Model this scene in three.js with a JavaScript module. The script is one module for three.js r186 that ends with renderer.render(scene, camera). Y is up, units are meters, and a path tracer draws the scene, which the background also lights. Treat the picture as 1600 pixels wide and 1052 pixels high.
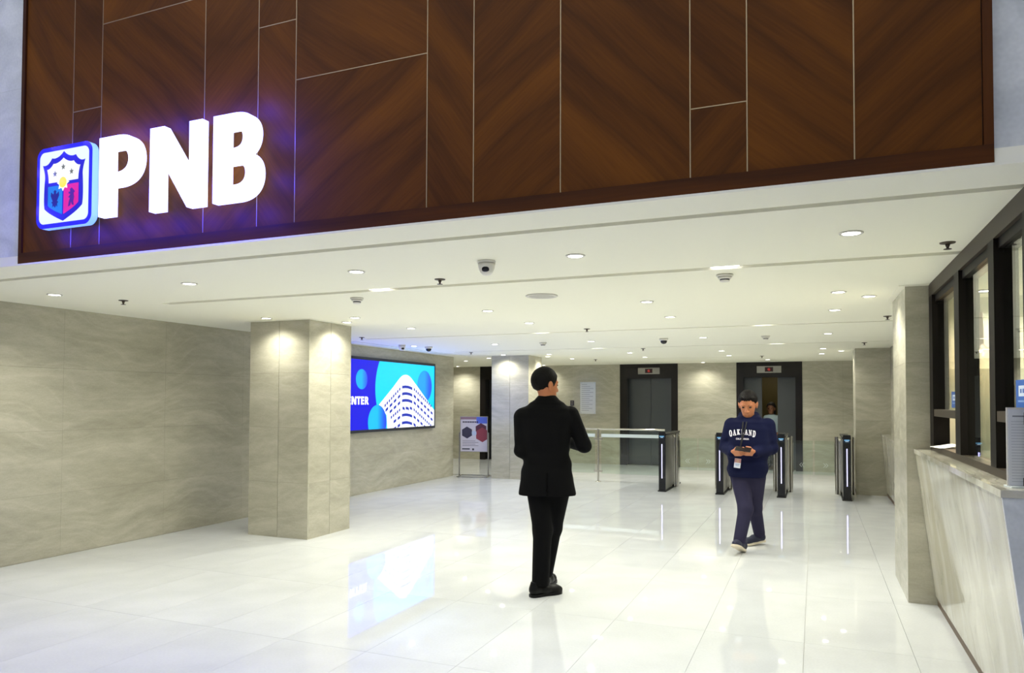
import * as THREE from 'three';
import { RectAreaLightUniformsLib } from 'three/addons/lights/RectAreaLightUniformsLib.js';
import { RoundedBoxGeometry } from 'three/addons/geometries/RoundedBoxGeometry.js';
import { mergeGeometries } from 'three/addons/utils/BufferGeometryUtils.js';

// ---------------------------------------------------------------- camera, light, exposure
const scene = new THREE.Scene();
const camera = new THREE.PerspectiveCamera(2 * Math.atan(526 / 1138.78) * 180 / Math.PI, 1600 / 1052, 0.05, 100);
camera.position.set(0, 1.5, 0);
camera.rotation.order = 'YXZ';
camera.rotation.set(1.5445 * Math.PI / 180, 22.5674 * Math.PI / 180, 0.1937 * Math.PI / 180);
camera.setViewOffset(1600, 1052, 0, -70.12, 1600, 1052);
scene.background = new THREE.Color(0x000000);
const renderer = new THREE.WebGLRenderer({ antialias: true });
renderer.toneMapping = THREE.LinearToneMapping;
renderer.toneMappingExposure = 1.22;
renderer.shadowMap.enabled = true;
RectAreaLightUniformsLib.init();
const DOWN_I = 5.4;           // candela of one lobby downlight
const DOWN_COL = 0xfffdf1;
const ATRIUM_I = 2.1;         // radiance of one hall ceiling panel
const ATRIUM_COL = 0xfbfcff;
const SCREEN_I = 1.5;
const SIGN_GLOW = 1.6;
const HALO_I = 0.2;

// ---------------------------------------------------------------- helpers
const H = 2.38;               // lobby ceiling height
let seed = 7;
const rnd = () => { seed = (seed * 1664525 + 1013904223) >>> 0; return seed / 4294967296; };
const used = new Map();
function numbered(name) {
  const n = used.get(name) || 0; used.set(name, n + 1);
  return n ? `${name}_${String(n).padStart(3, '0')}` : name;
}
function tag(o, label, category, group) {
  o.userData.label = label; o.userData.category = category;
  if (group) o.userData.group = group;
  return o;
}
function thing(name, label, category, pos = [0, 0, 0], turn = 0, group) {
  const g = new THREE.Group(); g.name = numbered(name); g.position.set(...pos); g.rotation.y = turn;
  scene.add(g); return tag(g, label, category, group);
}
function structure(name, label, category) {
  const g = new THREE.Group(); g.name = name; g.userData.kind = 'structure'; tag(g, label, category); scene.add(g); return g;
}
function mesh(name, geo, mat, parent, pos) {
  const m = new THREE.Mesh(geo, mat); m.name = name; if (pos) m.position.set(...pos); if (parent) parent.add(m); return m;
}
// uv in metres on every face of an axis-aligned piece, with an offset
function metreUV(geo, ou = 0, ov = 0, rot = 0) {
  const g = geo.index ? geo.toNonIndexed() : geo; g.computeVertexNormals();
  const p = g.attributes.position, n = g.attributes.normal, uv = new Float32Array(p.count * 2);
  const c = Math.cos(rot), s = Math.sin(rot);
  for (let i = 0; i < p.count; i++) {
    const ax = Math.abs(n.getX(i)), ay = Math.abs(n.getY(i)), az = Math.abs(n.getZ(i));
    let u, v;
    if (ax >= ay && ax >= az) { u = p.getZ(i); v = p.getY(i); } else if (ay >= az) { u = p.getX(i); v = p.getZ(i); } else { u = p.getX(i); v = p.getY(i); }
    uv[2 * i] = u * c - v * s + ou; uv[2 * i + 1] = u * s + v * c + ov;
  }
  g.setAttribute('uv', new THREE.BufferAttribute(uv, 2)); return g;
}
function box(name, x0, x1, y0, y1, z0, z1, mat, parent, opt = {}) {
  const w = Math.abs(x1 - x0), h = Math.abs(y1 - y0), d = Math.abs(z1 - z0);
  let g = opt.r ? new RoundedBoxGeometry(w, h, d, 2, opt.r) : new THREE.BoxGeometry(w, h, d);
  g = metreUV(g, opt.ou ?? rnd() * 3, opt.ov ?? rnd() * 3, opt.rot || 0);
  return mesh(name, g, mat, parent, [(x0 + x1) / 2, (y0 + y1) / 2, (z0 + z1) / 2]);
}
const cyl = (r0, r1, h, n = 24, open = false) => new THREE.CylinderGeometry(r1, r0, h, n, 1, open);
const lathe = (pts, n = 32) => new THREE.LatheGeometry(pts.map(p => new THREE.Vector2(p[0], p[1])), n);
function tube(pts, r, n = 8, seg = 32) {
  return new THREE.TubeGeometry(new THREE.CatmullRomCurve3(pts.map(p => new THREE.Vector3(...p))), seg, r, n);
}

// ---------------------------------------------------------------- procedural textures
const perm = new Uint8Array(512);
{ const a = [...Array(256).keys()]; for (let i = 255; i > 0; i--) { const j = Math.floor(rnd() * (i + 1)); [a[i], a[j]] = [a[j], a[i]]; } for (let i = 0; i < 512; i++) perm[i] = a[i & 255]; }
const GX = [1, -1, 1, -1, 1.4, -1.4, 0, 0], GY = [1, 1, -1, -1, 0, 0, 1.4, -1.4];
function pnoise(x, y, px, py) {          // periodic gradient noise
  const xi = Math.floor(x), yi = Math.floor(y), xf = x - xi, yf = y - yi;
  const x0 = ((xi % px) + px) % px, x1 = (x0 + 1) % px, y0 = ((yi % py) + py) % py, y1 = (y0 + 1) % py;
  const u = xf * xf * xf * (xf * (xf * 6 - 15) + 10), v = yf * yf * yf * (yf * (yf * 6 - 15) + 10);
  const g = (a, b, dx, dy) => { const h = perm[perm[a & 255] + (b & 255)] & 7; return GX[h] * dx + GY[h] * dy; };
  const a = g(x0, y0, xf, yf), b = g(x1, y0, xf - 1, yf), c = g(x0, y1, xf, yf - 1), d = g(x1, y1, xf - 1, yf - 1);
  return (a + (b - a) * u) + ((c + (d - c) * u) - (a + (b - a) * u)) * v;
}
function fbm(x, y, px, py, oct) {
  let s = 0, a = 1; for (let i = 0; i < oct; i++) { s += a * pnoise(x + i * 17.3, y + i * 9.1, px, py); x *= 2; y *= 2; px *= 2; py *= 2; a *= 0.5; } return s;
}
function dataTex(n, fn, metres, srgb = true) {
  const d = new Uint8Array(n * n * 4);
  for (let j = 0; j < n; j++) for (let i = 0; i < n; i++) {
    const c = fn(i / n, j / n), k = 4 * (j * n + i);
    d[k] = Math.max(0, Math.min(255, c[0])); d[k + 1] = Math.max(0, Math.min(255, c[1])); d[k + 2] = Math.max(0, Math.min(255, c[2])); d[k + 3] = 255;
  }
  const t = new THREE.DataTexture(d, n, n); t.wrapS = t.wrapT = THREE.RepeatWrapping; t.magFilter = THREE.LinearFilter;
  t.minFilter = THREE.LinearMipmapLinearFilter; t.generateMipmaps = true;
  if (srgb) t.colorSpace = THREE.SRGBColorSpace; t.repeat.set(1 / metres, 1 / metres); t.needsUpdate = true; return t;
}
const mix = (a, b, t) => a.map((v, i) => v + (b[i] - v) * t);
const clamp = (x, a = 0, b = 1) => Math.max(a, Math.min(b, x));
// grey-beige flowing sandstone marble of walls and pillars
const stoneTex = dataTex(768, (u, v) => {
  const w = fbm(u * 2, v * 3, 2, 3, 2) * 0.55;
  const f = fbm(u * 2 + w * 0.2, v * 12 + w * 1.4, 2, 12, 4);
  const rip = Math.sin((v * 22 + w * 5 + 1.6 * fbm(u * 2, v * 4, 2, 4, 2)) * Math.PI * 2);
  const vein = Math.pow(clamp(1 - Math.abs(pnoise(u * 1 + w * 0.3, v * 11 + w * 2.2, 1, 11)) * 7), 3);
  const fine = pnoise(u * 180, v * 180, 180, 180) * 0.5 + pnoise(u * 60, v * 200, 60, 200) * 0.5 + fbm(u * 12, v * 44, 12, 44, 3) * 0.9;
  let c = mix([170, 166, 147], [191, 187, 168], clamp(0.5 + f * 0.55 + rip * 0.05));
  c = mix(c, [210, 205, 188], vein * 0.2);
  return c.map(q => q + fine * 7);
}, 2.4);
// pale polished marble of the counter, veins upright
const counterTex = dataTex(768, (u, v) => {
  const w = fbm(u * 4, v * 2, 4, 2, 3);
  const f = fbm(u * 10 + w * 1.1, v * 2 + w * 0.3, 10, 2, 4);
  const vein = Math.pow(clamp(1 - Math.abs(pnoise(u * 9 + w * 1.4, v * 2 + w * 0.2, 9, 2)) * 5), 3);
  let c = mix([196, 192, 172], [224, 220, 204], clamp(0.5 + f * 0.7));
  return mix(c, [150, 148, 132], vein * 0.35).map(q => q + pnoise(u * 150, v * 150, 150, 150) * 5);
}, 1.6);
// pale grey marble of the upper hall
const paleTex = dataTex(512, (u, v) => {
  const w = fbm(u * 3, v * 3, 3, 3, 3);
  const f = fbm(u * 3 + w, v * 8 + w * 1.3, 3, 8, 4);
  return mix([206, 210, 211], [228, 231, 231], clamp(0.5 + f * 0.8)).map(q => q + pnoise(u * 120, v * 120, 120, 120) * 6);
}, 1.8);
// ivory floor tile
const tileTex = dataTex(512, (u, v) => {
  const f = fbm(u * 4, v * 4, 4, 4, 4), g = pnoise(u * 120, v * 120, 120, 120);
  return mix([207, 210, 211], [214, 217, 218], clamp(0.5 + f * 0.8)).map(q => q + g * 3);
}, 1.7);
// stained veneer, grain along u
const woodTex = dataTex(1024, (u, v) => {
  const w = fbm(u * 2, v * 4, 2, 4, 2) * 0.35;
  const broad = fbm(u * 1 + w * 0.1, v * 7 + w * 0.5, 1, 7, 4);
  const fine = pnoise(u * 8, v * 170 + w * 2, 8, 170) * 0.6 + pnoise(u * 20, v * 330, 20, 330) * 0.4;
  const streak = Math.pow(clamp(1 - Math.abs(pnoise(u * 1.0 + w * 0.2, v * 10 + w * 0.8, 1, 10)) * 3.2), 2);
  let c = mix([82, 45, 8], [114, 66, 12], clamp(0.5 + broad * 0.75));
  c = mix(c, [52, 27, 6], streak * 0.32);
  return c.map((q, i) => q + fine * [10, 7, 4][i]);
}, 2.2);
const graniteTex = dataTex(256, (u, v) => {
  const g = pnoise(u * 60, v * 60, 60, 60) + pnoise(u * 130, v * 130, 130, 130) * 0.7;
  return [34 + g * 12, 31 + g * 11, 30 + g * 10];
}, 0.5);
const brushTex = dataTex(256, (u, v) => { const g = pnoise(u * 120, v * 2, 120, 2) * 40 + 128; return [g, g, g]; }, 0.6, false);

// ---------------------------------------------------------------- materials
const P = o => new THREE.MeshPhysicalMaterial(o);
const M = {
  stone: P({ map: stoneTex, roughness: 0.2, ior: 1.5 }),
  stoneEdge: P({ color: 0x6f695a, roughness: 0.7 }),
  counter: P({ map: counterTex, roughness: 0.07, ior: 1.55 }),
  pale: P({ map: paleTex, roughness: 0.3 }),
  tile: P({ map: tileTex, roughness: 0.03, ior: 1.55 }),
  grout: P({ color: 0xa39f94, roughness: 0.8 }),
  white: P({ color: 0xf9f7e4, roughness: 0.85 }),
  plaster: P({ color: 0xdedacb, roughness: 0.9 }),
  wood: P({ map: woodTex, roughness: 0.55, specularIntensity: 0.25 }),
  woodDark: P({ map: woodTex, color: 0xc0b4a4, roughness: 0.5, specularIntensity: 0.3 }),
  inlay: P({ color: 0xb09c78, metalness: 0.8, roughness: 0.45 }),
  granite: P({ map: graniteTex, roughness: 0.15, specularIntensity: 0.5 }),
  steel: P({ color: 0x9c9a94, metalness: 1, roughness: 0.32, roughnessMap: null }),
  door: P({ color: 0x56585a, metalness: 0.9, roughness: 0.38 }),
  chrome: P({ color: 0xc9c6be, metalness: 1, roughness: 0.14 }),
  black: P({ color: 0x101014, roughness: 0.25 }),
  blackMatte: P({ color: 0x161616, roughness: 0.7 }),
  frame: P({ color: 0x17120d, roughness: 0.5, specularIntensity: 0.3 }),
  frameRail: P({ color: 0x423a2f, roughness: 0.45, specularIntensity: 0.4 }),
  glass: P({ color: 0xf4faf6, transmission: 1, thickness: 0, roughness: 0, ior: 1.5, transparent: false }),
  frost: P({ color: 0xe8f0ee, roughness: 0.6, transmission: 0.35, thickness: 0 }),
  lamp: P({ color: 0xffffff, emissive: 0xfffaf0, emissiveIntensity: 10 }),
  panelLamp: P({ color: 0xffffff, emissive: 0xeaf1ff, emissiveIntensity: 3 }),
  ring: P({ color: 0xd9d6cc, roughness: 0.5 }),
  plastic: P({ color: 0xe3e0d6, roughness: 0.4 }),
  plasticGrey: P({ color: 0xb5b2a8, roughness: 0.5 }),
  lens: P({ color: 0x0b0b12, roughness: 0.08 }),
  bronze: P({ color: 0x5d5245, roughness: 0.45, metalness: 0.5 }),
  kick: P({ color: 0x6b5a48, roughness: 0.5 }),
  ledStrip: P({ color: 0xffffff, emissive: 0xb9b4ff, emissiveIntensity: 1.1 }),
  paper: P({ color: 0xf2f2ef, roughness: 0.8 }),
  signWhite: P({ color: 0xffffff, emissive: 0xc6d2ff, emissiveIntensity: SIGN_GLOW }),
};

// ---------------------------------------------------------------- floor
const floor = structure('floor', 'polished ivory floor laid with long rectangular tiles', 'floor');
box('subfloor', -9.8, 4.2, -0.25, -0.012, -19.2, 6.4, M.grout, floor);
{
  const W = 0.604, L = 1.208, x0 = -0.072 - 12 * W, z0 = -4.93;
  const variants = [];
  for (let i = 0; i < 8; i++) variants.push(metreUV(new THREE.BoxGeometry(W - 0.0018, 0.012, L - 0.0018), rnd() * 4, rnd() * 4));
  for (let j = -6; j <= 10; j++) for (let i = -3; i < 15; i++) {
    const x = x0 + (i + 0.5) * W, z = z0 - (j + 0.5) * L;
    if (z > 2.8 || z < -17.2) continue;
    if (x < -6.7 && z > -13.0) continue;
    if (x > 1.15) continue;
    mesh('floor_tile', variants[Math.floor(rnd() * 8)], M.tile, floor, [x, -0.006, z]);
  }
}

// ---------------------------------------------------------------- lobby ceiling with shadow grooves
const ceiling = structure('ceiling', 'low white lobby ceiling with long recessed shadow grooves', 'ceiling');
box('ceiling_slab', -9.8, 3.88, H + 0.065, H + 0.27, -19.2, -3.23, M.white, ceiling);
for (const [x0, x1, z0, z1] of [
  [-6.8, 3.88, -3.165, -3.475], [-6.8, 0.9, -3.545, -4.885], [-6.8, -5.5, -4.885, -4.985],
  [-6.8, 0.9, -4.985, -7.16], [-6.8, 1.35, -7.16, -8.79], [-6.8, -5.95, -8.79, -8.86], [1.0, 1.35, -8.79, -8.86],
  [-6.8, -6.36, -8.86, -13.0], [-6.3, 1.35, -8.86, -11.68], [-6.3, -6.0, -11.68, -11.75], [1.0, 1.35, -11.68, -11.75],
  [-6.3, 1.35, -11.75, -14.87], [-9.6, -6.3, -13.0, -14.87], [-9.6, -3.9, -14.87, -14.92], [-1.1, 1.35, -14.87, -14.92], [-9.6, 1.35, -14.92, -17.0],
]) box('ceiling_panel', x0, x1, H, H + 0.065, z0, z1, M.white, ceiling);
{
  const e = structure('trim_1', 'thin white edge strip under the wooden wall panelling', 'trim');
  box('strip', -6.8, 0.62, H - 0.003, H + 0.008, -3.165, -3.149, M.white, e);
  box('strip', 0.62, 3.88, H, H + 0.042, -3.2, -3.16, M.white, e);
}

// ---------------------------------------------------------------- walls clad in slabs
function slabsX(parent, x, thick, zA, zB, yTop, w, h, mat, y0 = 0) {      // wall in a plane of constant x, faces +x
  for (let z = zA; z > zB + 0.02; z -= w) for (let y = y0; y < yTop - 0.02; y += h)
    box('slab', x - thick, x, y + 0.0006, Math.min(y + h, yTop) - 0.0006, z - 0.0006, Math.max(z - w, zB) + 0.0006, mat, parent, { ou: (z + Math.max(z - w, zB)) / 2, ov: (y + Math.min(y + h, yTop)) / 2 });
}
function slabsZ(parent, z, thick, xA, xB, yTop, w, h, mat, y0 = 0) {      // wall in a plane of constant z, faces +z
  for (let x = xA; x < xB - 0.02; x += w) for (let y = y0; y < yTop - 0.02; y += h)
    box('slab', x + 0.0006, Math.min(x + w, xB) - 0.0006, y + 0.0006, Math.min(y + h, yTop) - 0.0006, z - thick, z, mat, parent, { ou: (x + Math.min(x + w, xB)) / 2 + 0.7, ov: (y + Math.min(y + h, yTop)) / 2 });
}
const wallLeft = structure('wall_left', 'long grey beige polished stone wall along the lobby', 'wall');
box('backing', -6.95, -6.745, 0, H + 0.1, -13.08, -3.2, M.stoneEdge, wallLeft);
box('backing', -6.95, -6.745, 0, 6, -3.2, 6.2, M.stoneEdge, wallLeft);
slabsX(wallLeft, -6.72, 0.025, -0.05, -13.1, H, 1.2, 0.6, M.stone);
slabsX(wallLeft, -6.72, 0.025, 6.0, -0.05, H, 2.0, 1.19, M.stone);
slabsX(wallLeft, -6.72, 0.025, 6.0, -3.16, 5.95, 1.84, 1.2, M.pale, H);
slabsZ(wallLeft, -13.08, -0.02, -9.5, -6.745, H, 1.38, 0.6, M.stone);      // return into the lift hall

const wallFar = structure('wall_far', 'beige stone wall holding the lift doors', 'wall');
for (const [a, b] of [[-9.6, -7.95], [-6.6, -4.28], [-2.92, -1.62], [-0.25, 1.35]]) {
  box('backing', a, b, 0, H, -17.25, -17.025, M.stoneEdge, wallFar);
  slabsZ(wallFar, -17.0, 0.025, a, b, H, (b - a) / Math.round((b - a) / 1.0), 0.6, M.stone);
}
const wallRecess = structure('wall_side', 'stone wall closing the lift hall', 'wall');
box('slab', -9.8, -9.6, 0, H, -13.0, -17.0, M.stone, wallRecess);

const wallRight = structure('wall_right', 'plain stone wall behind the far stone desk', 'wall');
box('backing', 1.145, 1.25, 0, H, -17.0, -7.16, M.stoneEdge, wallRight);
for (let z = -7.16; z > -16.9; z -= 1.2) for (let y = 0; y < H - 0.02; y += 0.6)
  box('slab', 1.12, 1.145, y + 0.0006, Math.min(y + 0.6, H) - 0.0006, z - 0.0006, Math.max(z - 1.2, -17) + 0.0006, M.stone, wallRight);

// upper hall: wall over the lobby mouth, other walls, roof with light panels
const wallUpper = structure('wall_upper', 'pale grey marble wall above the lobby mouth on both sides of the wood', 'wall');
box('backing', -6.95, 3.88, H + 0.07, 6, -3.4, -3.225, M.stoneEdge, wallUpper);
slabsZ(wallUpper, -3.2, 0.025, -6.72, -4.82, 6, 0.95, 1.2, M.pale, H + 0.008);
slabsZ(wallUpper, -3.2, 0.025, 0.55, 3.9, 6, 1.1, 1.2, M.pale, H + 0.045);
const hallBack = structure('wall_back', 'pale marble wall of the entrance hall', 'wall');
box('slab', -6.95, 4.0, 0, 6, 6.0, 6.2, M.pale, hallBack);
const hallRight = structure('wall_hall', 'pale marble side wall of the entrance hall', 'wall');
box('slab', 3.9, 4.1, 0, 6, -3.4, 6.2, M.pale, hallRight);
const hallCeil = structure('ceiling_hall', 'high white ceiling of the entrance hall', 'ceiling');
box('ceiling_panel', -6.95, 4.1, 6.0, 6.2, -3.4, 6.2, M.plaster, hallCeil);
for (const px of [-4.9, -2.2, 0.5]) for (const pz of [-1.3, 1.6, 4.2]) {
  const t = thing('light_panel', 'large square light panel in the high hall ceiling', 'light panel', [px, 5.99, pz], 0, 'light panels of the hall ceiling');
  box('frame', -0.62, 0.62, -0.02, 0.01, -0.62, 0.62, M.ring, t);
  box('diffuser', -0.58, 0.58, -0.026, -0.021, -0.58, 0.58, M.panelLamp, t);
  const l = new THREE.RectAreaLight(ATRIUM_COL, ATRIUM_I, 1.16, 1.16); l.name = 'panel_light'; l.position.set(0, -0.035, 0); l.rotation.x = -Math.PI / 2; t.add(l);
}

// ---------------------------------------------------------------- wooden panelling with metal inlays
{
  const w = structure('wall_panelling', 'dark stained wood panelling with thin metal inlay lines', 'wall');
  const Z0 = -3.2, ZF = -3.165, TOP = 6, L = -4.83, R = 0.62, B = H + 0.049;
  box('frame_rail', L, R, B - 0.04, B + 0.03, Z0, ZF + 0.012, M.woodDark, w, { rot: 0 });
  box('frame_stile', L, L + 0.03, B + 0.03, TOP, Z0, ZF + 0.012, M.woodDark, w, { rot: Math.PI / 2 });
  box('frame_stile', R - 0.032, R, B + 0.03, TOP, Z0, ZF + 0.012, M.woodDark, w, { rot: Math.PI / 2 });
  box('backing', L + 0.03, R - 0.032, B + 0.03, TOP, Z0, ZF - 0.008, M.blackMatte, w);
  const seams = [L + 0.03, -4.345, -4.09, -3.245, -2.853, -2.594, -1.78, -1.522, -1.077, -0.488, -0.254, 0.152, R - 0.032];
  const cuts = { 1: [3.327, 4.9], 2: [3.845], 4: [3.578, 5.2], 5: [3.242, 4.7], 9: [2.76, 4.1], 6: [4.9], 8: [5.1], 11: [4.8] };
  const ang = [0.9, -0.8, 0.75, -0.7, 0.9, -0.62, 0.95, -0.68, 0.85, -0.8, 0.72, -0.72];
  for (let i = 0; i < 12; i++) {
    const ys = [B + 0.03, ...(cuts[i] || []), TOP];
    for (let k = 0; k + 1 < ys.length; k++) {
      box('wood_panel', seams[i] + 0.003, seams[i + 1] - 0.003, ys[k] + 0.003, ys[k + 1] - 0.003, ZF - 0.018, ZF, M.wood, w, { rot: ang[i] * (k % 2 ? -1 : 1), ou: rnd() * 5, ov: rnd() * 5 });
      if (k) box('inlay_strip', seams[i] + 0.003, seams[i + 1] - 0.003, ys[k] - 0.0022, ys[k] + 0.0022, ZF - 0.01, ZF + 0.001, M.inlay, w);
    }
    if (i) box('inlay_strip', seams[i] - 0.0022, seams[i] + 0.0022, B + 0.03, TOP, ZF - 0.01, ZF + 0.001, M.inlay, w);
  }
}

// ---------------------------------------------------------------- illuminated sign
const SIGN_Z = -3.155, SIGN_D = 0.055;
function shapeFrom(pts) { const s = new THREE.Shape(); s.moveTo(...pts[0]); for (const p of pts.slice(1)) { if (p.length === 2) s.lineTo(...p); else s.bezierCurveTo(...p); } s.closePath(); return s; }
function hole(s, pts) { const h = new THREE.Path(); h.moveTo(...pts[0]); for (const p of pts.slice(1)) { if (p.length === 2) h.lineTo(...p); else h.bezierCurveTo(...p); } h.closePath(); s.holes.push(h); return s; }
function haloLamp(t, x, y) {
  const l = new THREE.PointLight(0x2c22ff, HALO_I); l.name = 'halo_light'; l.position.set(x, y, 0.1); l.shadow.radius = 2; t.add(l);
}
function letter(ch, s, x, y) {
  const t = thing('sign_letter', `glowing white letter ${ch} of the wall sign on dark wood`, 'sign letter', [x, y, SIGN_Z]);
  const g = new THREE.ExtrudeGeometry(s, { depth: SIGN_D - 0.012, bevelEnabled: true, bevelSize: 0.004, bevelThickness: 0.004, bevelSegments: 2, curveSegments: 16 });
  mesh('lit_body', g, M.signWhite, t, [0, 0, 0.012]);
  g.computeBoundingBox(); const b = g.boundingBox;
  // blue halo lamps along the edges of the letter's back
  const bx = b.min.x, bw = b.max.x - b.min.x;
  for (const fx of [0.2, 0.8]) for (const y2 of [b.min.y - 0.05, b.max.y + 0.05]) haloLamp(t, bx + bw * fx, y2);
  for (const fy of [0.25, 0.75]) haloLamp(t, b.max.x + 0.04, b.min.y + (b.max.y - b.min.y) * fy);
}
{
  let s = shapeFrom([[0, 0], [0.10, 0], [0.10, 0.175], [0.14, 0.175], [0.27, 0.175, 0.335, 0.235, 0.335, 0.327], [0.335, 0.42, 0.27, 0.475, 0.15, 0.475], [0, 0.475]]);
  hole(s, [[0.095, 0.25], [0.095, 0.4], [0.14, 0.4], [0.21, 0.4, 0.247, 0.375, 0.247, 0.326], [0.247, 0.275, 0.21, 0.25, 0.14, 0.25]]);
  letter('P', s, -4.012, 2.614);
  s = shapeFrom([[0, 0], [0.09, 0], [0.09, 0.29], [0.29, 0], [0.395, 0], [0.395, 0.485], [0.305, 0.485], [0.305, 0.20], [0.105, 0.485], [0, 0.485]]);
  letter('N', s, -3.59, 2.604);
  s = shapeFrom([[0, 0], [0.16, 0], [0.27, 0, 0.325, 0.055, 0.325, 0.138], [0.325, 0.20, 0.295, 0.238, 0.248, 0.255], [0.283, 0.275, 0.305, 0.312, 0.305, 0.362], [0.305, 0.44, 0.25, 0.485, 0.15, 0.485], [0, 0.485]]);
  hole(s, [[0.095, 0.082], [0.095, 0.208], [0.15, 0.208], [0.205, 0.208, 0.232, 0.187, 0.232, 0.146], [0.232, 0.104, 0.205, 0.082, 0.15, 0.082]]);
  hole(s, [[0.095, 0.288], [0.095, 0.402], [0.14, 0.402], [0.19, 0.402, 0.212, 0.383, 0.212, 0.346], [0.212, 0.308, 0.19, 0.288, 0.14, 0.288]]);
  letter('B', s, -3.105, 2.604);
}
function canvasTex(w, h, draw) {
  const c = document.createElement('canvas'); c.width = w; c.height = h; draw(c.getContext('2d'), w, h);
  const t = new THREE.CanvasTexture(c); t.colorSpace = THREE.SRGBColorSpace; t.magFilter = THREE.LinearFilter; return t;
}
{
  const t = thing('sign_emblem', 'glowing rounded box sign with blue bordered shield emblem', 'sign', [-4.585, 2.582, SIGN_Z]);
  const W = 0.50, Hh = 0.514, r = 0.06;
  const rr = (x, y, w, h, q) => shapeFrom([[x + q, y], [x + w - q, y], [x + w - q / 2, y, x + w, y + q / 2, x + w, y + q], [x + w, y + h - q], [x + w, y + h - q / 2, x + w - q / 2, y + h, x + w - q, y + h], [x + q, y + h], [x + q / 2, y + h, x, y + h - q / 2, x, y + h - q], [x, y + q], [x, y + q / 2, x + q / 2, y, x + q, y]]);
  const side = P({ color: 0x9ab0c0, emissive: 0x8fd4ff, emissiveIntensity: 0.6 });
  mesh('box_body', new THREE.ExtrudeGeometry(rr(0, 0, W, Hh, r), { depth: SIGN_D - 0.012, bevelEnabled: false, curveSegments: 8 }), side, t, [0, 0, 0.006]);
  const flat = (name, s, col, z, e = 1, d = 0.0015) => mesh(name, new THREE.ExtrudeGeometry(s, { depth: d, bevelEnabled: false, curveSegments: 10 }), P({ color: 0x050505, emissive: col, emissiveIntensity: e, roughness: 0.4 }), t, [0, 0, z]);
  const z = SIGN_D - 0.006;
  flat('border', rr(0, 0, W, Hh, r), 0x1410e8, z, 1.1);
  flat('face', rr(0.028, 0.028, W - 0.056, Hh - 0.056, 0.04), 0xdff2ff, z + 0.0015, 0.95);
  const shield = (k) => {
    const cx = 0.25, cy = 0.25, q = (x, y) => [cx + (x) * k, cy + (y) * k];
    const b = (...a) => [...q(a[0], a[1]), ...q(a[2], a[3]), ...q(a[4], a[5])];
    return shapeFrom([q(0, -0.195), b(0.06, -0.17, 0.12, -0.145, 0.155, -0.115), b(0.165, -0.08, 0.16, 0.02, 0.155, 0.06), b(0.155, 0.09, 0.165, 0.115, 0.175, 0.14), b(0.14, 0.13, 0.115, 0.15, 0.098, 0.175), b(0.07, 0.165, 0.03, 0.175, 0, 0.205), b(-0.03, 0.175, -0.07, 0.165, -0.098, 0.175), b(-0.115, 0.15, -0.14, 0.13, -0.175, 0.14), b(-0.165, 0.115, -0.155, 0.09, -0.155, 0.06), b(-0.16, 0.02, -0.165, -0.08, -0.155, -0.115), b(-0.12, -0.145, -0.06, -0.17, 0, -0.195)]);
  };
  flat('shield_border', shield(1.1), 0x1712c8, z + 0.003, 0.9);
  flat('shield_top', shapeFrom([[0.117, 0.285], [0.383, 0.285], [0.385, 0.315], [0.39, 0.345, 0.395, 0.36, 0.4, 0.372], [0.375, 0.372, 0.355, 0.388, 0.342, 0.405], [0.315, 0.4, 0.28, 0.41, 0.25, 0.433], [0.22, 0.41, 0.185, 0.4, 0.158, 0.405], [0.145, 0.388, 0.125, 0.372, 0.1, 0.372], [0.105, 0.36, 0.11, 0.345, 0.115, 0.315]]), 0xf4f6ff, z + 0.0045, 0.95);
  flat('shield_field', shapeFrom([[0.112, 0.262], [0.244, 0.262], [0.244, 0.078], [0.19, 0.098, 0.14, 0.118, 0.112, 0.142]]), 0x0a7ae0, z + 0.0045, 0.9);
  flat('shield_field', shapeFrom([[0.256, 0.262], [0.388, 0.262], [0.388, 0.142], [0.36, 0.118, 0.31, 0.098, 0.256, 0.078]]), 0xd8109a, z + 0.0045, 0.9);
  const star = (cx, cy, R, r2, n, rot = Math.PI / 2) => { const a = []; for (let i = 0; i < 2 * n; i++) { const q = rot + i * Math.PI / n, k = i % 2 ? r2 : R; a.push([cx + k * Math.cos(q), cy + k * Math.sin(q)]); } return shapeFrom(a); };
  for (const [x, y] of [[0.175, 0.338], [0.25, 0.375], [0.325, 0.338]]) flat('star', star(x, y, 0.02, 0.009, 5), 0x9fa58c, z + 0.006, 0.4);
  flat('sun_rays', star(0.25, 0.278, 0.055, 0.036, 8), 0xffffff, z + 0.006, 1.0);
  flat('sun_disc', star(0.25, 0.278, 0.034, 0.033, 10), 0xffe600, z + 0.0075, 0.9);
  // spread eagle and rearing lion, dark silhouettes
  flat('eagle', shapeFrom([[0.178, 0.125], [0.192, 0.14], [0.2, 0.128], [0.198, 0.15], [0.21, 0.16], [0.196, 0.165], [0.216, 0.2], [0.212, 0.224], [0.192, 0.208], [0.186, 0.218], [0.19, 0.228], [0.178, 0.236], [0.166, 0.228], [0.17, 0.218], [0.164, 0.208], [0.144, 0.224], [0.14, 0.2], [0.16, 0.165], [0.146, 0.16], [0.158, 0.15], [0.156, 0.128], [0.164, 0.14]]), 0x1a14a8, z + 0.006, 0.6);
  flat('lion', shapeFrom([[0.3, 0.12], [0.318, 0.125], [0.325, 0.15], [0.335, 0.128], [0.35, 0.125], [0.345, 0.15], [0.352, 0.175], [0.346, 0.2], [0.358, 0.21], [0.346, 0.222], [0.33, 0.236], [0.314, 0.228], [0.318, 0.212], [0.302, 0.212], [0.304, 0.2], [0.32, 0.196], [0.3, 0.178], [0.316, 0.172], [0.306, 0.15]]), 0x5a12b8, z + 0.006, 0.6);
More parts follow.
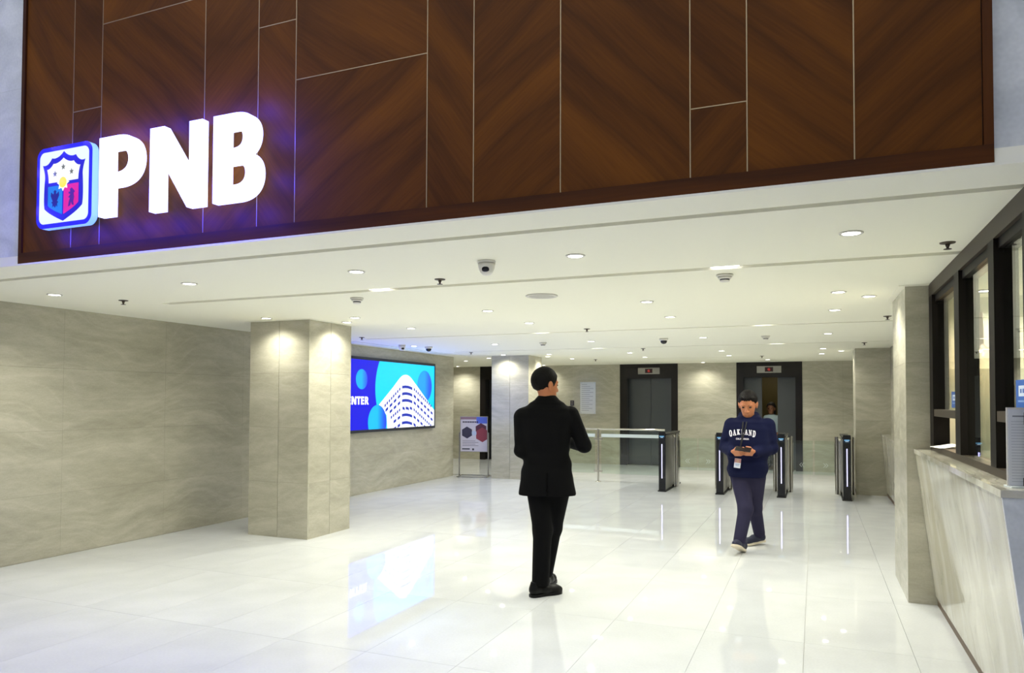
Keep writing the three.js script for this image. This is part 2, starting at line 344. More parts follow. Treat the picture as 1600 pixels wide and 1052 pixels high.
  for (const [hx, hy] of [[0.1, -0.03], [0.4, -0.03], [0.1, 0.545], [0.4, 0.545], [-0.03, 0.13], [-0.03, 0.38]]) haloLamp(t, hx, hy);
}

// ---------------------------------------------------------------- columns
function column(name, label, x0, x1, z0, z1, nx = 2, nz = 2, collar = true) {
  const t = thing(name, label, 'column', [(x0 + x1) / 2, 0, (z0 + z1) / 2]);
  const w = (x1 - x0) / 2, d = Math.abs(z1 - z0) / 2, th = 0.02, g = 0.0022;
  box('core', -w + th, w - th, 0, H, -d + th, d - th, M.stoneEdge, t);
  for (let k = 0; k < 4; k++) {
    const y0 = k * 0.6 + (k ? 0.0006 : 0), y1 = Math.min((k + 1) * 0.6, H) - 0.0006;
    for (let i = 0; i < nx; i++) for (const s of [1, -1])
      box('slab', -w + i * 2 * w / nx + (i ? g : 0), -w + (i + 1) * 2 * w / nx - (i < nx - 1 ? g : 0), y0, y1, s * (d - th), s * d, M.stone, t);
    for (let i = 0; i < nz; i++) for (const s of [1, -1])
      box('slab', s * (w - th), s * w, y0, y1, -d + th + i * 2 * (d - th) / nz + (i ? g : 0), -d + th + (i + 1) * 2 * (d - th) / nz - (i < nz - 1 ? g : 0), M.stone, t);
  }
  if (collar) {
    const c = 0.045;
    for (const [a, b, e, f] of [[-w - c, w + c, d, d + c], [-w - c, w + c, -d - c, -d], [-w - c, -w, -d, d], [w, w + c, -d, d]]) box('collar', a, b, H - 0.004, H - 0.0005, e, f, M.white, t);
  }
  return t;
}
column('stone_column', 'square stone column standing in front of the large video screen', -5.86, -5.05, -7.2, -6.43);
column('stone_column', 'square stone column behind the man in black suit, next to poster stand', -5.81, -5.043, -13.67, -12.95);
column('stone_column', 'square stone pillar at the end of the teller counter windows', 0.635, 0.9, -7.16, -6.22, 1, 2);
column('stone_column', 'square stone column beside the last turnstile, near the right lift', 0.61, 1.12, -13.85, -13.1, 1, 2);

// ---------------------------------------------------------------- video screen on the left wall
{
  const t = thing('video_screen', 'large video screen showing a white building on blue', 'screen', [-6.72, 0, -10.6]);
  const zr = -12.24 + 10.6, zl = -8.7 + 10.6, y0 = 0.985, y1 = 2.2, b = 0.045;
  const body = P({ color: 0x2b2d33, roughness: 0.4 });
  box('housing', 0.001, 0.04, y0, y1, zr, zl, body, t);
  for (const [a, c, e, f] of [[y0, y0 + b, zr, zl], [y1 - b, y1, zr, zl], [y0 + b, y1 - b, zr, zr + 0.02], [y0 + b, y1 - b, zl - 0.02, zl]]) box('bezel', 0.04, 0.055, a, c, e, f, body, t);
  const sw = zl - zr - 0.04, sh = y1 - y0 - 2 * b;
  const tex = canvasTex(2000, Math.round(2000 * sh / sw), (c, w, h) => {
    // the right edge of the canvas is the far end of the wall; u grows with distance
    const X = m => w - m / sw * w, Y = v => h - v * h;        // m metres from the far edge, v 0..1 upward
    c.fillStyle = '#0909c4'; c.fillRect(0, 0, w, h);
    const ball = (m, v, rx, ry, a, d) => { const g = c.createLinearGradient(X(m) - rx, 0, X(m) + rx, 0); g.addColorStop(0, a); g.addColorStop(0.5, a); g.addColorStop(1, d); c.fillStyle = g; c.beginPath(); c.ellipse(X(m), Y(v), rx, ry, 0, 0, Math.PI * 2); c.fill(); };
    const px = w / sw;
    c.fillStyle = '#04bdfb'; c.beginPath(); c.ellipse(X(1.11), Y(0.6), px * 0.9, px * 0.9, 0, 0, Math.PI * 2); c.fill(); c.fillRect(X(1.11), 0, w, h);
    ball(2.4, 0.72, px * 0.162, px * 0.161, '#089cf4', '#2b46e8');
    ball(0.37, 0.655, px * 0.27, px * 0.29, '#0d8df2', '#2337ea');
    // white corner building with ribbon windows
    c.fillStyle = '#f5f9ff'; c.beginPath(); c.moveTo(X(1.9), Y(0.355)); c.lineTo(X(1.485), Y(0.61)); c.bezierCurveTo(X(1.28), Y(0.74), X(1.2), Y(0.825), X(1.04), Y(0.825)); c.bezierCurveTo(X(0.9), Y(0.825), X(0.8), Y(0.74), X(0.69), Y(0.68)); c.lineTo(X(-0.05), Y(0.23)); c.lineTo(X(-0.05), h); c.lineTo(X(1.64), h); c.lineTo(X(1.66), Y(0.2)); c.closePath(); c.fill();
    c.fillStyle = '#1f2f9a';
    for (let k = 0; k < 6; k++) {
      const y = [0.648, 0.542, 0.436, 0.322, 0.209, 0.088][k], sag = 0.016, th = 0.044;
      const seg = k === 3 ? [[1.15, 1.07], [1.04, 0.93], [0.9, 0.82]] : [[1.167, 0.815]];
      for (const [a, b2] of seg) { const sg = sag * (seg.length > 1 ? 0.4 : 1.6); c.beginPath(); c.moveTo(X(a), Y(y)); c.quadraticCurveTo((X(a) + X(b2)) / 2, Y(y + sg), X(b2), Y(y - 0.02)); c.lineTo(X(b2), Y(y - 0.02 - th)); c.quadraticCurveTo((X(a) + X(b2)) / 2, Y(y - th + sg), X(a), Y(y - th)); c.closePath(); c.fill(); }
      const wing = (m0, dir, n, len, slope) => { for (let i = 0; i < n; i++) { const a = m0 + dir * i * len, b3 = a + dir * len * 0.64; const f = q => y - 0.02 - Math.abs(q - m0) * slope; c.beginPath(); c.moveTo(X(a), Y(f(a))); c.lineTo(X(b3), Y(f(b3))); c.lineTo(X(b3), Y(f(b3) - th)); c.lineTo(X(a), Y(f(a) - th)); c.closePath(); c.fill(); } };
      const fine = k === 0 || k === 3;
      wing(1.225, 1, fine ? 8 - k : 4 - (k >> 1), fine ? 0.066 : 0.13, 0.54 - 0.045 * k);
      wing(0.765, -1, fine ? 10 : 6, fine ? 0.068 : 0.125, 0.43);
    }
    ball(1.94, 0.1, px * 0.275, px * 0.285, '#08a6f6', '#2030ea');
    c.fillStyle = '#ffffff'; c.font = `bold ${Math.round(px * 0.168)}px sans-serif`; c.textAlign = 'right'; c.textBaseline = 'middle';
    c.save(); c.translate(X(2.205), Y(0.416)); c.scale(1.13, 1); c.fillText('CENTER', 0, 0); c.strokeStyle = '#ffffff'; c.lineWidth = px * 0.008; c.strokeText('CENTER', 0, 0); c.restore();
  });
  const geo = new THREE.PlaneGeometry(sw, sh);
  const m = mesh('display', geo, P({ color: 0x000000, roughness: 0.35, emissive: 0xffffff, emissiveMap: tex, emissiveIntensity: 1.3 }), t, [0.042, (y0 + y1) / 2, (zr + zl) / 2]);
  m.rotation.y = Math.PI / 2;
  const l = new THREE.RectAreaLight(0x1f55ff, SCREEN_I, sw, sh); l.name = 'screen_light'; l.position.set(0.07, (y0 + y1) / 2, (zr + zl) / 2); l.rotation.y = -Math.PI / 2; t.add(l);
  m.userData.label = 'bright blue picture of a white office building';
}

// ---------------------------------------------------------------- ceiling fittings
const downGeo = { ring: lathe([[0.043, 0.0], [0.058, 0.0], [0.06, -0.004], [0.056, -0.007], [0.046, -0.006], [0.043, 0.0]], 28), disc: new THREE.CylinderGeometry(0.044, 0.044, 0.003, 28) };
const ROWS = [[-4.5, 'between the wooden wall and the widest ceiling groove'], [-7.0, 'just past the widest ceiling groove'], [-8.5, 'level with the back of the front column'], [-11, 'in the ceiling strip with the small dome cameras'], [-13.3, 'in the ceiling above the turnstiles'], [-15.5, 'in the ceiling between turnstiles and lifts'], [-99, 'close to the far wall with the lifts']];
const OWN_LABEL = {
  '-5.42,-6.18': 'round downlight washing the front face of the front column', '-4.85,-6.83': 'round downlight washing the side face of the front column',
  '0.42,-6.69': 'round downlight washing the pillar beside the teller windows', '-5.95,-10.2': 'round downlight between two small cameras above the video screen',
  '-5.48,-12.75': 'round downlight washing the front of the column behind suit man', '-6.17,-13.6': 'round downlight between poster stand and the column behind suit man',
  '-4.85,-13.5': 'round downlight washing the side of the column behind suit man', '-7.08,-14.39': 'round downlight above the floor behind the poster stand',
  '0.42,-13.65': 'round downlight washing the column by the last turnstile', '-2.3,-16.65': 'round downlight washing the stone wall between both lifts',
};
const ACCENT = new Set([-5.42, -4.85, 0.42, -5.48, -2.3, -6.12]);   // small accent lamps beside columns and wall
for (const [x, z] of [
  [-5.88, -4.15], [-4.36, -4.13], [-2.88, -4.16], [-1.33, -4.19], [0.18, -4.15],
  [-5.42, -6.18], [-4.85, -6.83], [-4.5, -6.48], [-2.94, -6.45], [-1.36, -6.36], [0.18, -6.35], [0.42, -6.69],
  [0.18, -7.57], [-1.38, -7.59], [-2.96, -7.62], [-4.52, -7.68],
  [-5.95, -10.2], [-4.57, -10.3], [-3.02, -10.28], [-1.41, -10.21], [0.16, -10.15],
  [-4.61, -12.9], [-3.07, -12.92], [-1.48, -12.95], [0.13, -12.97], [-5.48, -12.75], [-6.17, -13.6], [-4.85, -13.5],
  [-7.08, -14.39], [-4.62, -14.35], [-3.1, -14.31], [-1.5, -14.34], [0.12, -14.33], [0.42, -13.65],
  [-6.12, -16.75], [-2.3, -16.65], [-8.4, -16.6], [-0.9, -16.0],
]) {
  const k = `${x},${z}`, own = OWN_LABEL[k], row = ROWS.find(r => z > r[0]);
  const t = thing('downlight', own || `round recessed downlight ${row[1]}`, 'downlight', [x, H, z], 0, own ? undefined : `downlights ${row[1]}`);
  mesh('trim_ring', downGeo.ring, M.ring, t);
  mesh('lens', downGeo.disc, M.lamp, t, [0, -0.0035, 0]);
  const l = new THREE.SpotLight(DOWN_COL, ACCENT.has(x) ? DOWN_I * 0.6 : DOWN_I, 0, 1.28, 0.6, 2); l.name = 'lamp'; l.position.set(0, -0.012, 0); l.shadow.radius = 2;
  const tg = new THREE.Object3D(); tg.name = 'aim'; tg.position.set(0, -2, 0); t.add(tg); l.target = tg; t.add(l);
}
for (const [x, z] of [[-3.2, -4.935], [-0.54, -4.935], [-3.27, -8.825], [-0.55, -8.825], [-3.33, -11.715], [-0.53, -11.715]]) {
  const t = thing('slot_light', `slim oval lamp glowing ${z > -6 ? 'in the widest ceiling groove' : z > -10 ? 'in the thin groove past the front column' : 'in the thin groove above the turnstiles'}, ${x < -2 ? 'on the screen side' : 'on the counter side'}`, 'slot light', [x, H, z]);
  const hw = z > -6 ? 0.045 : 0.03;
  box('housing', -0.11, 0.11, 0.012, 0.029, -hw, hw, M.ring, t, { r: 0.004 });
  const df = mesh('diffuser', new THREE.CylinderGeometry(0.09, 0.09, 0.005, 28), M.lamp, t, [0, 0.009, 0]); df.scale.z = (hw - 0.006) / 0.09;
  const l = new THREE.RectAreaLight(DOWN_COL, 6, 0.16, 2 * hw - 0.014); l.name = 'lamp'; l.position.set(0, 0.003, 0); l.rotation.x = -Math.PI / 2; t.add(l);
}
function turretCamera(x, z, turn, label) {
  const t = thing('dome_camera', label, 'camera', [x, H, z], turn);
  mesh('base', lathe([[0, 0], [0.056, 0], [0.058, -0.004], [0.058, -0.012], [0.054, -0.014], [0, -0.014]], 32), M.plastic, t);
  mesh('gap_ring', cyl(0.05, 0.052, 0.004), M.plasticGrey, t, [0, -0.016, 0]);
  mesh('housing', lathe([[0, -0.018], [0.055, -0.018], [0.053, -0.032], [0.047, -0.058], [0.038, -0.076], [0.024, -0.088], [0, -0.091]], 32), M.plastic, t);
  const e = mesh('lens', new THREE.SphereGeometry(0.027, 24, 16), M.lens, t, [0, -0.055, 0.0335]); e.scale.set(1, 1, 0.55); e.rotation.x = 0.35;
  return t;
}
turretCamera(-1.9, -4.15, 0.25, 'white turret camera with black lens between front ceiling downlights');
function domeCamera(x, z, label) {
  const t = thing('dome_camera', label, 'camera', [x, H, z]);
  mesh('base', lathe([[0, 0], [0.062, 0], [0.062, -0.022], [0.052, -0.032], [0, -0.032]], 28), M.plastic, t);
  mesh('bubble', lathe([[0.045, -0.031], [0.044, -0.048], [0.034, -0.066], [0.018, -0.076], [0, -0.079]], 28), M.lens, t);
}
domeCamera(-1.94, -10.18, 'small white dome camera with black bubble above the hoodie man');
turretCamera(-6.02, -9.95, 0.9, 'small turret camera nearer the column, above the video screen');
domeCamera(-5.82, -10.45, 'small dome camera with black bubble above the video screen');
for (const [x, z, lab] of [[-3.62, -5.24, 'white smoke detector between the front column and the front camera'], [-0.57, -5.2, 'white smoke detector next to the front ceiling groove lamp'], [-3.77, -10.28, 'small white smoke detector above the head of the suit man'], [-0.6, -10.26, 'white smoke detector above the open lift']]) {
  const t = thing('smoke_detector', lab, 'smoke detector', [x, H, z]);
  mesh('base', lathe([[0, 0], [0.056, 0], [0.057, -0.012], [0.052, -0.016], [0, -0.016]], 28), M.plastic, t);
  mesh('head', lathe([[0, -0.016], [0.047, -0.016], [0.044, -0.03], [0.03, -0.033], [0.03, -0.04], [0.034, -0.042], [0.031, -0.05], [0, -0.052]], 28), M.plastic, t);
  const r = mesh('vent_ring', cyl(0.0325, 0.0325, 0.007), M.blackMatte, t, [0, -0.0365, 0]);
}
{
  const t = thing('ceiling_speaker', 'round flush ceiling speaker with pale grille', 'speaker', [-2.1, H, -5.69]);
  mesh('rim', lathe([[0.105, 0], [0.132, 0], [0.135, -0.005], [0.128, -0.01], [0.11, -0.008], [0.105, 0]], 40), M.ring, t);
  mesh('grille', lathe([[0, -0.0045], [0.109, -0.003], [0.109, -0.001], [0, -0.001]], 40), M.plasticGrey, t);
}
for (const [x, z] of [[-5.65, -4.62], [-2.5, -4.65], [0.68, -4.6], [0.69, -8.32], [-5.82, -8.55], [-2.55, -8.5], [-2.63, -12.0], [-5.75, -11.9], [0.68, -11.9], [-0.93, -14.72], [-4.25, -14.8]]) {
  const t = thing('sprinkler', `bronze sprinkler ${z > -6 ? 'beside the widest ceiling groove' : z > -10 ? 'beside the thin groove past the front column' : z > -13 ? 'beside the thin groove above the turnstiles' : 'near the lifts'}, ${x < -4 ? 'towards the stone wall' : x < -2 ? 'over mid lobby' : 'on the counter side'}`, 'sprinkler', [x, H, z]);
  mesh('escutcheon', lathe([[0, 0], [0.04, 0], [0.038, -0.005], [0.016, -0.009], [0, -0.009]], 20), M.bronze, t);
  mesh('stem', lathe([[0, -0.008], [0.013, -0.008], [0.01, -0.02], [0.007, -0.026], [0.007, -0.036], [0, -0.036]], 14), M.bronze, t);
  mesh('deflector', lathe([[0, -0.035], [0.019, -0.035], [0.021, -0.038], [0, -0.039]], 16), M.bronze, t);
}

// ---------------------------------------------------------------- lifts
function lift(label, x0, x1, o0, o1, gap, withSign, glyph) {
  const t = thing('elevator', label, 'lift', [0, 0, -17.0]);
  const zd = -0.22, top = 2.04;
  box('jamb', x0, o0, 0, H, zd, 0.012, M.granite, t);
  box('jamb', o1, x1, 0, H, zd, 0.012, M.granite, t);
  box('header', o0, o1, top, H, zd, 0.012, M.granite, t);
  box('sill', o0, o1, 0.0, 0.006, zd, 0.0, M.steel, t);
  const mid = (o0 + o1) / 2;
  for (const [a, b] of [[o0 - 0.1, mid - gap / 2], [mid + gap / 2, o1 + 0.1]])
    box('door_leaf', a, b, 0.006, top + 0.02, zd - 0.05, zd - 0.012, M.door, t);
  // car behind the doors
  const cab = P({ color: 0x6a5f33, roughness: 0.45 }), z1 = zd - 0.06, z2 = zd - 1.5;
  box('car_back', o0 - 0.2, o1 + 0.2, 0, 2.3, z2 - 0.04, z2, cab, t);
  box('car_side', o0 - 0.24, o0 - 0.2, 0, 2.3, z2, z1, cab, t);
  box('car_side', o1 + 0.2, o1 + 0.24, 0, 2.3, z2, z1, cab, t);
  box('car_floor', o0 - 0.2, o1 + 0.2, -0.011, 0.004, z2, z1, M.kick, t);
  box('car_ceiling', o0 - 0.2, o1 + 0.2, 2.26, 2.3, z2, z1, M.plasticGrey, t);
  if (gap > 0.1) {
    box('car_lamp', mid - 0.3, mid + 0.3, 2.245, 2.258, (z1 + z2) / 2 - 0.2, (z1 + z2) / 2 + 0.2, P({ color: 0xffffff, emissive: 0xfff0d0, emissiveIntensity: 1 }), t);
    const l = new THREE.RectAreaLight(0xfff0d0, 1.6, 0.6, 0.4); l.name = 'car_light'; l.position.set(mid, 2.24, (z1 + z2) / 2); l.rotation.x = -Math.PI / 2; t.add(l);
  }
  if (withSign) {
    const p = box('indicator_plate', mid - 0.255, mid + 0.255, 2.14, 2.29, 0.012, 0.022, M.steel, t, { r: 0.004 });
    const tex = canvasTex(128, 96, (c, w, h) => { c.fillStyle = '#1c0204'; c.fillRect(0, 0, w, h); c.fillStyle = '#e8463c'; c.font = 'bold 64px sans-serif'; c.textAlign = 'center'; c.textBaseline = 'middle'; c.fillText(glyph, w / 2, h / 2); });
    mesh('floor_display', new THREE.BoxGeometry(0.17, 0.1, 0.004), P({ color: 0x050505, emissive: 0xffffff, emissiveMap: tex, emissiveIntensity: 0.7, roughness: 0.2 }), p, [0, 0, 0.006]);
  }
  return t;
}
lift('lift with both steel doors shut in a black stone frame', -4.28, -2.92, -4.11, -3.07, 0.007, true, 'G');
lift('lift with half open steel doors in a black stone frame', -1.62, -0.25, -1.47, -0.39, 0.33, true, 'G');
lift('lift in black stone frame behind the poster stand', -7.95, -6.6, -7.8, -6.75, 0, false);
{
  const tex = canvasTex(256, 512, (c, w, h) => { c.fillStyle = '#cfd0cc'; c.fillRect(0, 0, w, h); c.fillStyle = '#a9aaa8'; for (let i = 0; i < 14; i++) c.fillRect(24, 34 + i * 32, 90 + ((i * 53) % 110), 10); });
  const t = thing('wall_notice', 'pale clear sheet directory fixed on the stone wall beside lift', 'notice', [-5.07, 1.58, -17.0]);
  mesh('sheet', new THREE.BoxGeometry(0.39, 0.77, 0.008), P({ map: tex, roughness: 0.12 }), t, [0, 0, 0.012]);
  for (const sx of [-1, 1]) for (const sy of [-1, 1]) { const b = mesh('standoff', cyl(0.009, 0.009, 0.02, 12), M.chrome, t, [sx * 0.17, sy * 0.36, 0.01]); b.rotation.x = Math.PI / 2; }
  const k = thing('call_button', 'small dark lift call button plate on stone wall', 'call button', [-5.47, 1.455, -17.0]);
  box('plate', -0.05, 0.05, -0.065, 0.065, 0, 0.01, P({ color: 0x55504f, metalness: 0.6, roughness: 0.4 }), k, { r: 0.003 });
  for (const y of [-0.025, 0.025]) { const b = mesh('button', cyl(0.014, 0.014, 0.008, 16), M.chrome, k, [0, y, 0.012]); b.rotation.x = Math.PI / 2; }
}

// ---------------------------------------------------------------- turnstiles
function chevron(parent, x, y, z, dir) {
  for (const k of [0, 1]) for (const s of [-1, 1]) {
    const b = mesh('chevron', new THREE.BoxGeometry(0.05, 0.007, 0.002), M.frost, parent, [x + k * 0.035 * dir, y + s * 0.017, z]); b.rotation.z = s * dir * -0.8;
  }
}
function turnstile(x, label, flaps) {
  const t = thing('turnstile', label, 'turnstile', [x, 0, -12.2]);
  box('base_plate', -0.07, 0.07, 0, 0.02, -1.42, 0.015, M.blackMatte, t, { r: 0.006 });
  box('cabinet', -0.053, 0.053, 0.02, 0.93, -1.4, -0.03, M.steel, t, { r: 0.02 });
  box('front_panel', -0.056, 0.056, 0.02, 0.985, -0.035, 0.0, M.black, t, { r: 0.006 });
  box('light_strip', -0.007, 0.007, 0.22, 0.79, 0.0005, 0.004, M.ledStrip, t, { r: 0.0015 });
  const l = new THREE.RectAreaLight(0xa49cff, 1.5, 0.018, 0.57); l.name = 'strip_light'; l.position.set(0, 0.505, 0.008); l.rotation.y = Math.PI; t.add(l);
  box('top_cover', -0.062, 0.062, 0.93, 0.965, -1.4, -0.05, M.black, t, { r: 0.008 });
  const tex = canvasTex(128, 64, (c, w, h) => { c.fillStyle = '#0b2338'; c.fillRect(0, 0, w, h); c.fillStyle = '#7fc6f2'; c.fillRect(10, 12, 108, 16); c.fillStyle = '#dff2ff'; c.fillRect(34, 38, 26, 12); c.fillRect(68, 38, 26, 12); });
  const rd = box('reader', -0.052, 0.052, 0.86, 1.0, -0.02, 0.012, M.black, t, { r: 0.006 });
  mesh('reader_display', new THREE.BoxGeometry(0.085, 0.05, 0.002), P({ color: 0x050505, emissive: 0xffffff, emissiveMap: tex, emissiveIntensity: 0.9, roughness: 0.2 }), rd, [0, -0.02, 0.0165]);
  box('drive_housing', -0.125, 0.125, 0.02, 0.91, -1.0, -0.66, M.chrome, t, { r: 0.035 });
  for (const s of [-1, 1]) mesh('pivot_post', cyl(0.026, 0.026, 0.92, 20), M.chrome, t, [s * 0.128, 0.48, -0.66]);
  for (const s of flaps) {
    const f = box('glass_flap', s * 0.155, s * 0.455, 0.3, 0.86, -0.838, -0.828, M.glass, t);
    chevron(f, 0, -0.12, 0.007, -s);
    box('flap_clamp', s * 0.12, s * 0.158, 0.34, 0.82, -0.846, -0.82, M.steel, t, { r: 0.003 });
  }
}
turnstile(-2.36, 'turnstile pedestal with lit strip at the end of glass railing', [1]);
turnstile(-1.43, 'turnstile pedestal half hidden by the elbow of the hoodie man', [-1, 1]);
turnstile(-0.495, 'turnstile pedestal with blue display in front of open lift', [-1, 1]);
turnstile(0.444, 'turnstile pedestal with blue display next to stone column', [-1]);

// glass railing
{
  const t = thing('glass_railing', 'low glass railing with steel posts and frosted band beside turnstiles', 'railing', [-3.74, 0, -13.2]);
  for (const x of [-1.25, 0]) {
    mesh('post', cyl(0.019, 0.019, 0.98, 20), M.chrome, t, [x, 0.49, 0]);
    mesh('foot', lathe([[0, 0], [0.05, 0], [0.05, 0.01], [0.024, 0.02], [0, 0.02]], 20), M.chrome, t, [x, 0, 0]);
  }
  for (const [a, b] of [[-1.2, -0.06], [0.06, 1.24]]) {
    box('glass_pane', a, b, 0.16, 0.95, -0.005, 0.005, M.glass, t);
    box('frosted_band', a, b, 0.835, 0.895, 0.0055, 0.0075, M.frost, t);
  }
  for (const x of [-1.25, 0]) for (const y of [0.2, 0.8]) for (const s of [-1, 1]) { if (x < -1 && s < 0) continue; box('clamp', x + Math.min(s * 0.015, s * 0.08), x + Math.max(s * 0.015, s * 0.08), y - 0.02, y + 0.02, -0.012, 0.012, M.chrome, t, { r: 0.003 }); }
  const r = mesh('top_rail', cyl(0.016, 0.016, 2.49, 16), M.chrome, t, [-0.005, 0.985, 0]); r.rotation.z = Math.PI / 2;
}

// poster stand
{
  const t = thing('poster_stand', 'steel floor stand with framed poster of dark and red shapes', 'poster stand', [-6.26, 0, -13.1], 0.25);
  for (const s of [-1, 1]) {
    box('post', s * 0.292 - 0.012, s * 0.292 + 0.012, 0.02, 0.87, -0.012, 0.012, M.steel, t, { r: 0.003 });
    box('foot_bar', s * 0.292 - 0.015, s * 0.292 + 0.015, 0, 0.022, -0.2, 0.2, M.steel, t, { r: 0.004 });
  }
  for (const z of [-0.185, 0.185]) box('cross_bar', -0.277, 0.277, 0, 0.02, z - 0.012, z + 0.012, M.steel, t, { r: 0.004 });
  const tex = canvasTex(512, 640, (c, w, h) => {
    c.fillStyle = '#c9c4d2'; c.fillRect(0, 0, w, h);
    c.fillStyle = '#8f7482'; c.fillRect(0, 0, w * 0.6, 46); c.fillStyle = '#5a6fd0'; c.fillRect(w * 0.6, 0, w * 0.4, 120);
    c.fillStyle = '#3a3346'; c.font = 'bold 40px sans-serif'; for (let i = 0; i < 9; i++) c.fillRect(40 + i * 34, 78, 25, 30);
    const hex = (x, y, r, col) => { c.fillStyle = col; c.beginPath(); for (let i = 0; i < 6; i++) { const a = i * Math.PI / 3 + 0.5; c.lineTo(x + r * Math.cos(a), y + r * Math.sin(a)); } c.closePath(); c.fill(); };
    hex(125, 290, 112, '#3f3d52'); hex(395, 230, 118, '#5a3446'); hex(420, 330, 138, '#8b3f4e'); hex(262, 300, 52, '#b4c2de');
    c.fillStyle = '#77727f'; for (let i = 0; i < 4; i++) c.fillRect(36, 440 + i * 30, 250 + (i % 2) * 60, 9); c.fillStyle = '#3c3a4a'; c.fillRect(30, 585, 150, 22); c.fillRect(226, 585, 36, 36);
  });
  const b = box('poster_frame', -0.28, 0.28, 0.487, 1.19, -0.014, 0.01, M.steel, t, { r: 0.004 });
  mesh('poster', new THREE.PlaneGeometry(0.535, 0.68), P({ map: tex, roughness: 0.18 }), b, [0, 0, 0.0125]);
}

// ---------------------------------------------------------------- counter and teller windows
const CZ0 = -6.215, CZ1 = -3.46;
function leanPanel(xb, xt, yb, yt, th, z0, z1) {
  const s = new THREE.Shape(); s.moveTo(xb, yb); s.lineTo(xb + th, yb); s.lineTo(xt + th, yt); s.lineTo(xt, yt); s.closePath();
  const g = new THREE.ExtrudeGeometry(s, { depth: z1 - z0, bevelEnabled: false }); g.translate(0, 0, z0); return metreUV(g, rnd() * 2, rnd() * 2);
}
function counter(label, xb, xt, top, z0, z1, deep) {
  const t = thing('stone_counter', label, 'counter', [xb, 0, (z0 + z1) / 2]); const c = (z0 + z1) / 2;
  mesh('front_panel', leanPanel(0, xt - xb, 0.065, top - 0.03, 0.03, z0 - c, z1 - c - 0.022), M.counter, t);
  const s = new THREE.Shape(); s.moveTo(0, 0.0); s.lineTo(deep, 0); s.lineTo(deep, top - 0.03); s.lineTo(xt - xb, top - 0.03); s.lineTo(-0.0, 0.065); s.closePath();
  const eg = metreUV(new THREE.ExtrudeGeometry(s, { depth: 0.02, bevelEnabled: false }), rnd(), rnd()); eg.translate(0, 0, z1 - c - 0.02);
  mesh('end_panel', eg, M.pale, t);
  box('counter_top', xt - xb - 0.006, deep, top - 0.03, top, z0 - c, z1 - c + 0.004, M.counter, t);
  box('kick_strip', 0.012, 0.03, 0, 0.064, z0 - c, z1 - c - 0.02, M.kick, t);
  return t;
}
counter('long polished marble teller counter with outward leaning front', 0.815, 0.69, 1.15, CZ0, CZ1, 0.35);
counter('far stone desk leaning outward between pillar and column', 1.045, 0.978, 0.985, -13.08, -7.2, 0.07);

const win = structure('window_1', 'row of dark framed teller windows above the marble counter', 'window');
{
  const x0 = 0.792, x1 = 0.87, zs = [[-6.215, -6.06], [-5.16, -5.0], [-4.2, -4.08], [-3.56, -3.46]];
  box('header', x0, x1, 2.285, H, CZ0, CZ1, M.frameRail, win);
  box('header_inner', x0 + 0.02, x1 + 0.03, 2.235, 2.285, CZ0, CZ1, M.frame, win);
  box('sill', x0, x1 + 0.02, 1.15, 1.19, CZ0, CZ1, M.frameRail, win);
  for (const [a, b] of zs) box('mullion', x0, x1, 1.19, 2.285, a, b, M.frame, win);
  for (const [a, b] of zs) box('mullion_bead', x1, x1 + 0.03, 1.19, 2.235, a + 0.03, b - 0.03, M.frame, win);
  box('pane', 0.83, 0.836, 1.45, 2.235, -6.06, -5.16, M.glass, win);
  box('pane', 0.83, 0.836, 1.19, 2.235, -5.0, -4.2, M.glass, win);
  box('pane', 0.83, 0.836, 1.46, 2.235, -4.08, -3.56, M.glass, win);
  box('hatch_rail', x0 + 0.005, x1, 1.4, 1.45, -6.06, -5.16, M.frameRail, win);
  box('hatch_rail', x0 + 0.005, x1, 1.41, 1.46, -4.08, -3.56, M.frameRail, win);
  box('end_panel', x1, 1.17, 1.15, H, -3.5, -3.46, M.pale, win);
}
function sticker(label, z0, z1, y0, y1) {
  const tex = canvasTex(256, 256, (c, w, h) => { c.fillStyle = '#2a62b4'; c.fillRect(0, 0, w, h); c.fillStyle = '#d9e4f2'; c.fillRect(40, 50, 180, 92); c.fillStyle = '#2a62b4'; for (let i = 0; i < 4; i++) c.fillRect(62 + i * 36, 78, 22, 36); c.fillStyle = '#7fa4d8'; c.fillRect(30, 176, 196, 16); });
  const t = thing('window_sticker', label, 'sticker', [0.8275, (y0 + y1) / 2, (z0 + z1) / 2]);
  const m = mesh('sheet', new THREE.BoxGeometry(Math.abs(z1 - z0), y1 - y0, 0.002), P({ map: tex, roughness: 0.4 }), t, [0.001, 0, 0]); m.rotation.y = -Math.PI / 2;
}
sticker('small blue sticker on the window nearest the stone pillar', -5.52, -5.27, 1.466, 1.57);
sticker('larger blue sticker on the window behind the standing notice', -3.86, -3.57, 1.47, 1.6);
{
  const t = thing('paper_sheet', 'loose white paper lying on the window sill of the first hatch', 'paper', [0.83, 1.19, -5.75], 0.2);
  const g = new THREE.PlaneGeometry(0.15, 0.21, 6, 4); const p = g.attributes.position; for (let i = 0; i < p.count; i++) p.setZ(i, 0.012 + 0.012 * Math.sin(p.getX(i) * 16)); g.computeVertexNormals();
  const m = mesh('sheet', g, P({ color: 0xf2f2ef, roughness: 0.8, side: THREE.DoubleSide }), t); m.rotation.x = -Math.PI / 2;
}
